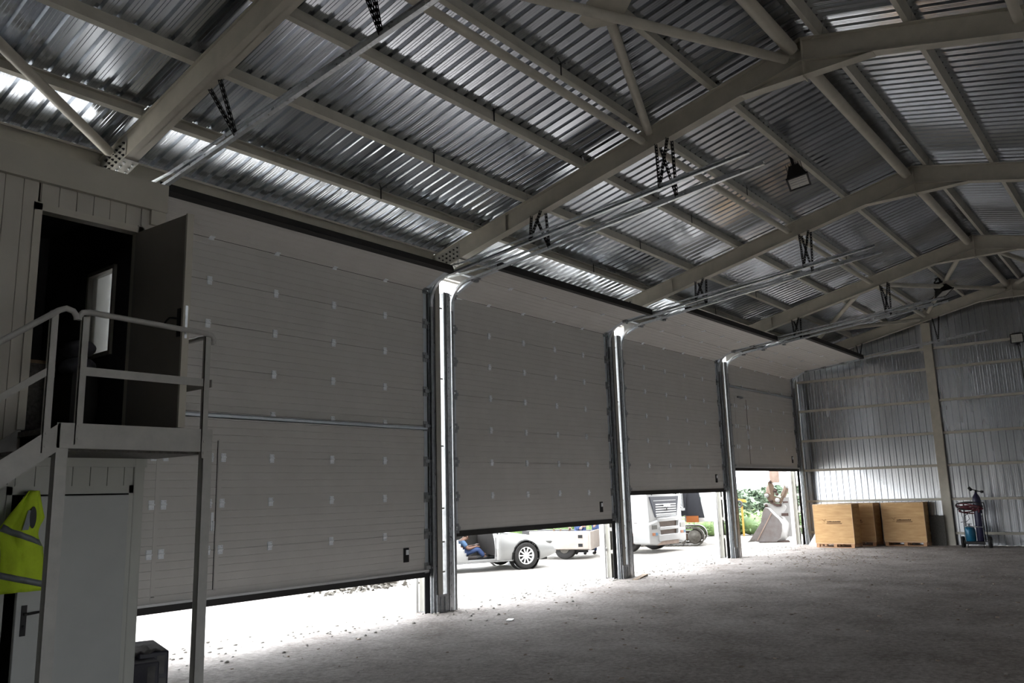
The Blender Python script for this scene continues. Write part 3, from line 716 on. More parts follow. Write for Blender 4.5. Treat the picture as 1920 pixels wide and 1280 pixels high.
# ------------------------------------------------------------------ stair and landing
def stair():
    root = thing('steel_stair', 'grey painted steel stair and landing in front of the two cabins', 'stair', (-1.4, -3.4, 0))
    def a(mb, nm, mat='stair', **k): return obj(nm, mb, mat, root, loc=(1.4, 3.4, 0), **k)
    Y = -3.4; yb = OY-.03
    a(MB().box(-2.03, -.75, Y, yb, 2.53, 2.575), 'landing_deck', 'tread')
    a(MB().box(-2.085, -.75, Y-.01, Y+.005, 2.39, 2.59).box(-2.085, -.75, Y, Y+.05, 2.39, 2.40), 'landing_fascia', bev=.003)
    a(MB().box(-.765, -.75, Y, yb, 2.39, 2.59).box(-.85, -.76, Y, yb, 2.39, 2.40), 'side_fascia')
    a(MB().box(-2.03, -.78, Y+.05, yb, 2.37, 2.39), 'soffit_angle', 'tread')
    # legs
    for x0, x1, nm in ((-2.08, -1.99, 'leg'), (-.83, -.745, 'leg')):
        a(MB().box(x0, x1, Y-.005, Y+.008, 0, 2.40).box(x0, x0+.008, Y, Y+.075, 0, 2.40).box(x0-.02, x1+.02, Y-.03, Y+.10, 0, .01), nm)
    # stringers running down to the left
    sl = .735
    for y in (Y, Y+.82):
        dz = -3.3*sl
        a(MB().poly([(-2.06, y-.01, 2.59), (-2.06, y-.01, 2.375), (-5.36, y-.01, 2.375+dz), (-5.36, y-.01, 2.59+dz)], (0, .012, 0)), 'stringer')
    n = 11
    for k in range(n):
        z = 2.575-.215*(k+1); x = -2.06-.215/sl*(k+.15)
        a(MB().box(x-.28, x, Y+.005, Y+.80, z-.03, z), 'tread', 'tread')
    def post(x, z0, z1, y=Y):
        return MB().box(x-.028, x+.028, y-.018, y-.010, z0, z1).box(x-.028, x-.022, y-.018, y+.018, z0, z1).cyl((x, y-.024, z0+.05), (x, y-.016, z0+.05), .011, n=10).cyl((x, y-.024, z0+.15), (x, y-.016, z0+.15), .011, n=10)
    a(post(-2.165, 2.35, 3.47), 'rail_post'); a(post(-1.925, 2.42, 3.455), 'rail_post'); a(post(-.835, 2.33, 3.43), 'rail_post')
    a(post(-4.3, .85, 2.0), 'rail_post')
    # handrails
    R = .024
    a(MB().tube([(-4.9, Y-.02, 1.40), (-2.50, Y-.02, 3.20), (-2.14, Y-.02, 3.475), (-2.085, Y-.02, 3.50), (-2.03, Y-.02, 3.485), (-2.005, Y-.02, 3.45), (-2.00, Y-.02, 3.42)], R, 12), 'handrail')
    a(MB().tube([(-1.985, Y-.02, 3.42), (-1.98, Y-.02, 3.455), (-1.955, Y-.02, 3.485), (-1.91, Y-.02, 3.495), (-1.4, Y-.02, 3.478), (-.86, Y-.02, 3.46), (-.805, Y-.02, 3.45), (-.775, Y-.01, 3.42), (-.772, Y+.0, 3.38)], R, 12), 'handrail')
    a(MB().tube([(-.78, Y+.0, 3.38), (-.775, Y+.03, 3.44), (-.77, Y+.08, 3.46), (-.77, yb+.02, 3.46)], R, 12), 'handrail')
    a(MB().box(-1.90, -.84, Y-.012, Y-.004, 2.975, 3.045), 'mid_rail')
    a(MB().poly([(-2.165, Y-.012, 3.03), (-2.165, Y-.012, 2.965), (-4.9, Y-.012, .965), (-4.9, Y-.012, 1.03)], (0, .008, 0)), 'mid_rail')
    a(MB().box(-.775, -.767, Y, yb, 2.975, 3.045), 'mid_rail')
    a(MB().box(-.80, -.745, yb-.03, yb-.02, 2.40, 3.45), 'rail_post')
stair()

# hi-vis vest hanging at the left of the lower door
def vest():
    root = thing('hi_vis_vest', 'yellow-green hi-vis vest with grey bands hanging left of the lower cabin door', 'vest', (-1.90, OY-.16, 1.26))
    def surf(pl, y0, y1, th=.03):
        mb = MB(); n = len(pl); f = []; b = []
        for (x, z) in pl:
            w = .016*math.sin(z*23+x*31)+.012*math.sin(x*50)
            f.append((x, y0+w, z)); b.append((x, y1+w, z))
        return mb.add(f+b, [tuple(range(n)), tuple(range(2*n-1, n-1, -1))]+[(i, (i+1) % n, n+(i+1) % n, n+i) for i in range(n)])
    # a grid so that the cloth can fold
    def cloth(left, right, z0, z1, y, nm, mat, nz=26, nx=12, th=.0):
        vs = []; fs = []
        for j in range(nz+1):
            z = z0+(z1-z0)*j/nz; l, r = left(z), right(z)
            for k in range(nx+1):
                u = k/nx; x = l+(r-l)*u
                fold = .018*math.sin(u*9+z*4)+.010*math.sin(u*21+z*9)+.03*math.sin(PI*u)
                vs.append((x, y-fold, z))
        for j in range(nz):
            for k in range(nx): fs.append((j*(nx+1)+k, j*(nx+1)+k+1, (j+1)*(nx+1)+k+1, (j+1)*(nx+1)+k))
        o = obj(nm, MB().add(vs, fs, True), mat, root)
        s = o.modifiers.new('s', 'SOLIDIFY'); s.thickness = .012
        return o
    H = .82
    def lf(z):
        t = z/H
        return -.26+.03*math.sin(t*5) if t < .62 else -.26+(t-.62)/.38*.21
    def rt(z):
        t = z/H
        if t < .42: return .10+.015*math.sin(t*8)
        if t < .72: return .10-.045*math.sin((t-.42)/.30*PI)
        return .10-(t-.72)/.28*.07
    cloth(lf, rt, 0, H, 0, 'vest_body', 'hivis')
    def band(z0, z1, sl, nm='reflective_band'):
        vs = []; fs = []; nx = 12
        for j in range(2):
            for k in range(nx+1):
                u = k/nx; z = (z0, z1)[j]+sl*(.5-u); l, r = lf(z), rt(z); x = l+(r-l)*u
                fold = .018*math.sin(u*9+z*4)+.010*math.sin(u*21+z*9)+.03*math.sin(PI*u)
                vs.append((x, -fold-.022, z))
        for k in range(nx): fs.append((k, k+1, nx+1+k+1, nx+1+k))
        o = obj(nm, MB().add(vs, fs, True), 'reflect', root)
        o.modifiers.new('s', 'SOLIDIFY').thickness = .004
    band(.075, .125, .10); band(.43, .485, .14)
    vs = [(-.10, -.072, .50), (-.055, -.075, .50), (-.02, -.072, .66), (-.065, -.070, .66)]
    o = obj('reflective_band', MB().add(vs, [(0, 1, 2, 3)]), 'reflect', root); o.modifiers.new('s', 'SOLIDIFY').thickness = .004
    o = obj('arm_hole', MB().add([(-.025+.026*math.cos(t), -.075, .60+.09*math.sin(t)) for t in [2*PI*k/16 for k in range(16)]], [tuple(range(16))]), 'dark', root)
    o.modifiers.new('s', 'SOLIDIFY').thickness = .004
    obj('hanger_hook', MB().cyl((-.02, .14, H-.01), (-.02, -.03, H), .006, n=8), 'galvdark', root)
vest()

# dark wrapped packs standing by the cabin corner
for k, (x, y, hh) in enumerate(((-.42, -1.95, .52), (-.62, -2.15, .47))):
    r = thing('wrapped_pack', ['taller black plastic-wrapped pack by the cabin corner, nearer the doorway', 'shorter black wrapped pack tucked against the cabin corner'][k], 'pack', (x, y, 0), math.radians(-18), group='black wrapped packs')
    obj('pack_body', MB().box(-.17, .11, -.19, .62-.2*k, 0, hh), 'blackbag', r, bev=.015)
    obj('paper_label', MB().box(.0, .07, -.196, -.190, hh-.21, hh-.04), 'greybag', r)
    obj('paper_label', MB().box(.02, .09, -.196, -.190, hh-.38, hh-.25), 'greybag', r)
tag(obj('dust_cover', MB().add([(-.25+.05*i+.012*math.sin(j*2.1), -.20+.09*j, .53+.02*math.sin(i*1.9+j*1.3)) for j in range(6) for i in range(6)], [(j*6+i, j*6+i+1, j*6+i+7, j*6+i+6) for j in range(5) for i in range(5)], True), 'greybag', loc=(-.44, -1.92, .0)),
    'crumpled grey plastic cover lying on the black packs', 'cover').modifiers.new('s', 'SOLIDIFY').thickness = .01

# ------------------------------------------------------------------ crates by the gable wall
def crate(x, y0, y1, d, label, hidden=False):
    w = y1-y0; r = thing('plywood_crate', label, 'crate', (x, y1, 0), 0, 'plywood crates on pallets')
    # local: y from -w to 0, x from 0 to d
    hb, h = .125, 1.345
    c = MB().box(.012, d, -w+.012, -.012, hb, h-.012)
    obj('crate_box', c, 'ply', r)
    obj('front_sheet', MB().box(0, .014, -w, 0, hb, h), 'ply', r, bev=.003)
    obj('lid', MB().box(-.004, d+.01, -w-.004, .004, h-.02, h), 'plyedge', r)
    e = MB()
    for yy in (-w-.006, .0): e.box(-.006, .03, yy, yy+.012, hb, h)
    for k in range(4):
        yy = -w+.12+k*(w-.24)/3; e.box(-.008, .004, yy-.02, yy+.02, h-.035, h+.006)
    e.box(-.003, .0, -w, 0, hb, hb+.018)
    obj('corner_batten', e, 'plyedge', r)
    p = MB().box(.0, d, -w+.01, -.01, hb-.022, hb).box(.0, .10, -w+.01, -.01, 0, .018).box(d-.1, d, -w+.01, -.01, 0, .018)
    obj('pallet_deck', p, 'pallet', r)
    for k in range(3):
        yy = -w+.06+k*(w-.12)/2
        for xx in (.0, d/2-.05, d-.10): obj('pallet_block', MB().box(xx, xx+.10, yy-.05, yy+.05, .018, hb-.022), 'pallet', r)
    # stencil: a small V-shaped plant mark, a line of tiny text and an underline
    cy = -w*.44; zc = .80
    s = MB()
    for a, b in (((0, 0), (-.045, .06)), ((-.045, .06), (-.08, .075)), ((0, 0), (.03, .075)), ((.03, .075), (.055, .065)), ((-.06, -.035), (.02, -.035))):
        s.bar((-.004, cy+.20-a[0], zc+a[1]), (-.004, cy+.20-b[0], zc+b[1]), .012, .004, (1, 0, 0))
    obj('stencil_mark', s, 'brandpale', r)
    t = MB(); yy = cy+.12; random.seed(3)
    while yy > cy-.30:
        wd = random.uniform(.014, .026); t.box(-.006, -.001, yy-wd, yy, zc-.016, zc+random.choice((.016, .022, .010))); yy -= wd+.004
    obj('stencil_text', t, 'brand', r)
    obj('stencil_line', MB().box(-.006, -.001, cy-.34, cy+.14, zc-.062, zc-.045), 'brand', r)
crate(22.25, -1.975, -.775, .82, 'plywood crate on a pallet, leftmost and standing out in front of the other two')
crate(23.28, -2.33, -1.10, .80, 'shaded plywood crate partly hidden behind the leftmost crate')
crate(23.50, -3.77, -2.53, .62, 'plywood crate on a pallet, rightmost, beside the gable post')
b = MB().poly([(0, 0, 0), (0, -.50, 0), (.10, -.45, .62), (.10, -.42, .66)], (.006, 0, 0))
tag(obj('white_board', b, 'white', loc=(23.0, -.25, 0)), 'white sheet leaning behind the leftmost crate', 'board')
tag(obj('grey_sheet', MB().poly([(0, 0, 0), (0, -.42, 0), (.0, -.42, .92), (0, 0, .90)], (.01, 0, 0)), 'tread', loc=(23.98, -3.80, 0)), 'grey sheet with shadow put in its colour, between the rightmost crate and the gable post', 'board')  # shade on this sheet is put into its dark colour

# ------------------------------------------------------------------ gas trolley
def trolley():
    r = thing('cylinder_trolley', 'two-wheeled steel gas cylinder trolley by the gable wall', 'trolley', (23.3, -5.17, 0))
    obj('base_plate', MB().box(-.18, .22, -.26, .26, .17, .185).box(-.18, -.165, -.26, .26, .10, .17).box(-.14, -.12, -.22, -.20, 0, .17).box(-.14, -.12, .20, .22, 0, .17), 'blackm', r)
    fr = MB()
    for y in (-.28, .28): fr.tube([(.16, y, .17), (.18, y, .9), (.24, y, 1.15), (.20, y*.98, 1.30)], .014, 8)
    for y in (-.25, .25): fr.tube([(-.17, y, .18), (-.17, y, .55+(.35 if y > 0 else .40))], .010, 8)
    fr.tube([(.20, -.28, 1.30), (.20, .28, 1.30)], .014, 8)
    obj('frame', fr, 'blackm', r)
    obj('front_bar', MB().tube([(-.17, .25, .62), (-.19, 0, .615), (-.17, -.25, .605)], .012, 8).tube([(-.17, .25, .18), (-.17, .25, .98)], .010, 8).tube([(-.17, -.25, .18), (-.17, -.25, 1.0)], .010, 8), 'galv', r)
    for y in (-.36, .36):
        w = obj('wheel', MB().lathe([(.0, -.03), (.10, -.035), (.155, -.04), (.165, -.02), (.165, .02), (.155, .04), (.10, .035), (0, .03)], (.02, y, .165), (0, 1, 0), 22), 'rubber', r)
        obj('hub', MB().cyl((.02, y-.045, .165), (.02, y+.045, .165), .055, n=14), 'galvdark', w)
    b = thing('gas_bottle', 'short blue gas bottle standing on the trolley', 'gas bottle', (23.28, -5.03, .186))
    obj('bottle', MB().lathe([(0, 0), (.13, 0), (.15, .03), (.15, .30), (.14, .37), (.09, .43), (.03, .455), (0, .455)], (0, 0, 0), (0, 0, 1), 22), 'bottleblue', b)
    obj('collar', MB().tube([(.07*math.cos(t), .07*math.sin(t), .50) for t in [2*PI*k/14 for k in range(14)]], .008, 6, True).cyl((.07, 0, .43), (.07, 0, .50), .007, n=6).cyl((-.07, 0, .43), (-.07, 0, .50), .007, n=6), 'blackm', b)
    obj('valve', MB().cyl((0, 0, .45), (0, 0, .52), .018, n=10).cyl((0, -.03, .50), (0, .03, .50), .010, n=8), 'galvdark', b)
    t = thing('oxygen_cylinder', 'tall navy gas cylinder strapped upright on the trolley', 'gas cylinder', (23.34, -5.30, .186))
    obj('cylinder', MB().lathe([(0, 0), (.105, 0), (.115, .02), (.115, 1.20), (.10, 1.29), (.06, 1.36), (.035, 1.39), (.035, 1.43), (0, 1.43)], (0, 0, 0), (0, 0, 1), 22), 'navy', t)
    obj('regulator', MB().cyl((0, 0, 1.42), (0, 0, 1.50), .025, n=10).cyl((-.06, .10, 1.50), (-.02, .16, 1.56), .045, n=14).cyl((0, -.02, 1.48), (-.02, .12, 1.52), .014, n=8).cyl((0, -.02, 1.47), (0, -.16, 1.44), .016, n=8).cyl((-.04, -.15, 1.44), (.0, -.19, 1.44), .04, n=12), 'blackm', t)
    h = thing('gas_hose', 'coil of maroon hose draped over the trolley handle', 'hose', (23.2, -5.05, 1.2))
    for k in range(6):
        pts = []
        for j in range(28):
            a = 2*PI*j/28
            pts.append((-.02+.05*math.sin(a*2+k)+.012*k, -.05+(.35-.015*k)*math.cos(a)+.02*math.sin(3*a+k), .02-.022*k+.055*math.sin(a)+.06*math.sin(a+k*1.3)))
        obj('hose_loop', MB().tube(pts, .019, 8, True), 'hose' if k % 3 else 'hoseb', h)
    obj('hose_tail', MB().tube([(-.02, .24, .16), (-.03, .20, .02), (-.03, .17, -.16), (-.03, .16, -.30), (-.02, .05, -.24), (0, -.16, -.10)], .010, 7).tube([(-.02, -.12, -.12), (-.04, 0, -.22), (-.04, -.03, -.36), (-.02, .06, -.44), (-.01, .22, -.46)], .009, 7), 'hoseb', h)
trolley()

# ------------------------------------------------------------------ floodlights
def lamp(loc, rot, label, stem):
    r = thing('floodlight', label, 'lamp', loc, 0, 'floodlights'); r.rotation_euler = rot
    # local: glass faces -z
    r.scale = (1.3, 1.3, 1.3) if stem else (1, 1, 1)
    hb = MB(); a, b = .165, .135
    hb.add([(-a, -b, 0), (a, -b, 0), (a, b, 0), (-a, b, 0), (-.085, -.06, .22), (.085, -.06, .22), (.085, .06, .22), (-.085, .06, .22)], [(0, 3, 2, 1), (4, 5, 6, 7), (0, 1, 5, 4), (1, 2, 6, 5), (2, 3, 7, 6), (3, 0, 4, 7)])
    for k in range(7):
        y = -.10+k*.033; hb.box(-.09, .09, y-.004, y+.004, .12, .25)
    obj('housing', hb, 'blackm', r)
    obj('rim', MB().box(-a-.012, a+.012, -b-.012, -b+.014, -.022, .004).box(-a-.012, a+.012, b-.014, b+.012, -.022, .004).box(-a-.012, -a+.014, -b, b, -.022, .004).box(a-.014, a+.012, -b, b, -.022, .004), 'blackm', r)
    g = obj('lens', MB().box(-a+.014, a-.014, -b+.014, b-.014, -.012, -.006), 'lampglass', r)
    obj('reflector_step', MB().box(-.10, -.092, -.11, .11, -.016, -.012).box(-.03, -.022, -.11, .11, -.016, -.012).box(.04, .048, -.11, .11, -.016, -.012).box(-.14, .14, -.004, .004, -.016, -.012), 'galvdark', r)
    if stem:
        obj('bracket', MB().box(-.10, -.088, -.02, .02, .12, .34).box(.088, .10, -.02, .02, .12, .34).box(-.10, .10, -.02, .02, .33, .34).box(-.02, .02, -.02, .02, .34, .37), 'blackm', r)
        obj('cable', MB().tube([(-.05, 0, .24), (-.12, .02, .34), (-.2, .02, .32), (-.22, .02, .34), (-.16, .02, .36), (-.08, .02, .35)], .006, 6), 'rubber', r)
    else:
        obj('bracket', MB().tube([(-.18, 0, .02), (-.20, -.02, .10), (-.12, .18, .12), (.12, .18, .12), (.20, -.02, .10), (.18, 0, .02)], .008, 6), 'blackm', r)
        obj('junction_box', MB().box(-.04, .04, -.20, -.13, .0, .07), 'blackm', r)
    return r
lamp((9.22, -5.58, 7.28), (math.radians(-11), math.radians(8), math.radians(12)), 'black floodlight hanging under a purlin above the second door bay', True)
lamp((20.85, -5.58, 7.28), (math.radians(-14), math.radians(16), math.radians(40)), 'black floodlight hanging under a purlin near the far gable', True)
lamp((24.02, -6.84, 6.19), (math.radians(90), 0, math.radians(90)), 'square black floodlight fixed to a rail high on the gable wall', False)
tag(obj('lamp_cable', MB().tube([(24.04, -6.84, 6.05), (24.10, -6.86, 5.6), (24.10, -6.86, 4.6), (24.10, -6.88, 3.6)], .010, 6), 'rubber'), 'thin black cable running down the gable wall from the floodlight', 'cable')

# ------------------------------------------------------------------ small things on the floor
tag(obj('wooden_plank', MB().box(-.45, .45, -.06, .06, 0, .022), 'wood', loc=(11.93, -.32, .008), rot=(0, math.radians(-2), math.radians(15))), 'short weathered plank lying at the foot of the second pillar', 'plank')
tag(obj('white_scrap', MB().box(-.07, .07, -.05, .05, 0, .02), 'white', loc=(5.53, -1.70, 0), rot=(0, 0, .4), bev=.008), 'small white scrap lying on the floor in front of the first pillar', 'scrap')
random.seed(21)
def stones():
    mb = MB()
    for k in range(900):
        u = random.random()
        if u < .6: x, y = random.uniform(-.8, 24), random.gauss(.1, .45)
        else: x, y = random.uniform(-2, 24), random.uniform(-9, .4)
        s = random.uniform(.006, .022)*(1.3 if u < .6 else 1)
        mb.ball((x, y, s*.3), s, 6, 4, (random.uniform(.8, 1.5), random.uniform(.8, 1.5), .6))
    return mb
tag(obj('gravel', stones(), 'ground'), 'scattered gravel along the door thresholds', 'gravel', kind='stuff')
random.seed(33)
def crumbs():
    mb = MB()
    for k in range(700):
        x, y = (random.gauss(18.5, 1.6), random.gauss(-2.6, .9)) if k < 300 else (random.uniform(1, 23.5), random.uniform(-9, -.6))
        s = random.uniform(.006, .024); mb.ball((x, min(y, -.4), s*.25), s, 5, 3, (random.uniform(.7, 2.2), random.uniform(.7, 2.0), .4))
    return mb
tag(obj('debris', crumbs(), 'tan2'), 'brown crumbs and chips strewn over the hall floor', 'debris', kind='stuff')

# ================================================================== outside
# ------------------------------------------------------------------ people
def skinned(name, verts, edges, rad, mat, parent, sub=2, label=None):
    me = bpy.data.meshes.new(name); me.from_pydata(verts, edges, []); o = bpy.data.objects.new(name, me); COL.objects.link(o); o.parent = parent
    me.materials.append(M[mat])
    o.modifiers.new('skin', 'SKIN'); o.modifiers['skin'].use_smooth_shade = True
    for k, v in enumerate(me.skin_vertices[0].data):
        r = rad[k]; v.radius = (r, r) if not isinstance(r, tuple) else r
        v.use_root = (k == 0)
    s = o.modifiers.new('sub', 'SUBSURF'); s.levels = sub; s.render_levels = sub
    if label: o['label'] = label
    return o
def person(loc, rz, J, shirt, trousers, label, skin='skin'):
    """J: joint positions (local). Body is one skinned mesh, clothes are looser skins over it."""
    root = thing('person', label, 'person', loc, rz)
    names = ['pelvis', 'belly', 'chest', 'neck', 'head0', 'head1', 'shL', 'elL', 'wrL', 'haL', 'shR', 'elR', 'wrR', 'haR', 'hiL', 'knL', 'anL', 'toL', 'hiR', 'knR', 'anR', 'toR']
    rad = dict(pelvis=.12, belly=.12, chest=.125, neck=.05, head0=.075, head1=.085, shL=.06, elL=.042, wrL=.028, haL=.03, shR=.06, elR=.042, wrR=.028, haR=.03, hiL=.088, knL=.058, anL=.038, toL=.035, hiR=.088, knR=.058, anR=.038, toR=.035)
    V = [J[n] for n in names]; ix = {n: k for k, n in enumerate(names)}
    E_ = [('pelvis', 'belly'), ('belly', 'chest'), ('chest', 'neck'), ('neck', 'head0'), ('head0', 'head1'), ('chest', 'shL'), ('shL', 'elL'), ('elL', 'wrL'), ('wrL', 'haL'), ('chest', 'shR'), ('shR', 'elR'), ('elR', 'wrR'), ('wrR', 'haR'),
          ('pelvis', 'hiL'), ('hiL', 'knL'), ('knL', 'anL'), ('anL', 'toL'), ('pelvis', 'hiR'), ('hiR', 'knR'), ('knR', 'anR'), ('anR', 'toR')]
    V2 = list(V); R2 = [rad[n] for n in names]; E2 = [(ix[a], ix[b]) for a, b in E_]
    for s in ('L', 'R'):                     # five fingers
        h = Vector(J['ha'+s]); d = (h-Vector(J['wr'+s])).normalized(); sd = d.cross(Vector((0, 0, 1)))
        if sd.length < .1: sd = Vector((0, 1, 0))
        sd.normalize(); dn = Vector((0, 0, -1))
        for q, ln in ((-.03, .06), (-.01, .075), (.01, .07), (.03, .055)):
            V2.append(tuple(h+d*.03+sd*q)); V2.append(tuple(h+d*(.03+ln*.55)+sd*q*1.2+dn*.008)); V2.append(tuple(h+d*(.03+ln*.85)+sd*q*1.2+dn*.03))
            n = len(V2); R2 += [.010, .009, .008]; E2 += [(ix['ha'+s], n-3), (n-3, n-2), (n-2, n-1)]
        V2.append(tuple(h+sd*.045-d*.01)); V2.append(tuple(h+sd*.06+d*.03+dn*.01)); n = len(V2); R2 += [.011, .009]; E2 += [(ix['ha'+s], n-2), (n-2, n-1)]
    body = skinned('body', V2, E2, R2, skin, root)
    # face
    h0, h1 = Vector(J['head0']), Vector(J['head1']); up = (h1-h0).normalized(); fw = Vector(J.get('face', (1, 0, 0))).normalized(); fw = (fw-up*fw.dot(up)).normalized(); sd = up.cross(fw)
    c = (h0+h1)/2
    obj('nose', MB().ball(c+fw*.095-up*.005, .016, 8, 6), skin, root)
    for s in (-1, 1):
        obj('eye', MB().ball(c+fw*.078+sd*.032*s+up*.02, .010, 8, 6), 'hair', root)
        obj('ear', MB().ball(c+sd*.083*s, .02, 8, 6, (1, .6, 1.4)), skin, root)
    obj('mouth', MB().ball(c+fw*.078-up*.045, .016, 8, 5, (.6, 1.2, .35)), 'redp', root)
    obj('hair', MB().ball(c+up*.045-fw*.022, .098, 14, 8, (1, 1, .85)), 'hair', root)
    # shirt and trousers
    sn = ['pelvis', 'belly', 'chest', 'shL', 'elL', 'shR', 'elR']
    def sub(ns, es, f, add, nm, mat):
        m = {n: k for k, n in enumerate(ns)}; V3 = [J[n] for n in ns]
        skinned(nm, V3, [(m[a], m[b]) for a, b in es], [rad[n]*f+add for n in ns], mat, root)
    J['sfL'] = tuple(Vector(J['shL']).lerp(Vector(J['elL']), .7)); J['sfR'] = tuple(Vector(J['shR']).lerp(Vector(J['elR']), .7)); rad['sfL'] = rad['sfR'] = .050
    sub(['chest', 'belly', 'pelvis', 'shL', 'sfL', 'shR', 'sfR'], [('chest', 'belly'), ('belly', 'pelvis'), ('chest', 'shL'), ('shL', 'sfL'), ('chest', 'shR'), ('shR', 'sfR')], 1.0, .016, 'shirt', shirt)
    sub(['pelvis', 'hiL', 'knL', 'anL', 'hiR', 'knR', 'anR'], [('pelvis', 'hiL'), ('hiL', 'knL'), ('knL', 'anL'), ('pelvis', 'hiR'), ('hiR', 'knR'), ('knR', 'anR')], 1.0, .016, 'trousers', trousers)
    for s in ('L', 'R'):
        a, t = Vector(J['an'+s]), Vector(J['to'+s]); obj('shoe', MB().ball((a+t)/2-Vector((0, 0, .02)), 1, 12, 8, (.13 if abs(t.x-a.x) > abs(t.y-a.y) else .055, .055 if abs(t.x-a.x) > abs(t.y-a.y) else .13, .05)), 'blackm', root)
    return root
def standing(lean=.3, arms=.55, hz=.95):
    J = dict(pelvis=(0, 0, .93), belly=(.05*lean*2, 0, 1.08), chest=(.22*lean*2, 0, 1.32), neck=(.34*lean*2, 0, 1.47), head0=(.40*lean*2, 0, 1.55), head1=(.44*lean*2, 0, 1.67),
             hiL=(0, .10, .88), knL=(.03, .12, .48), anL=(-.02, .13, .09), toL=(.13, .14, .05), hiR=(0, -.10, .88), knR=(.0, -.13, .48), anR=(-.10, -.15, .09), toR=(.05, -.16, .05), face=(1, 0, -.5))
    cx = .22*lean*2
    for s, q in (('L', 1), ('R', -1)):
        J['sh'+s] = (cx+.03, .19*q, 1.36); J['el'+s] = (cx+.18, .25*q, 1.12); J['wr'+s] = (cx+.40, .20*q, hz+.06); J['ha'+s] = (cx+.47, .18*q, hz+.03)
    return J

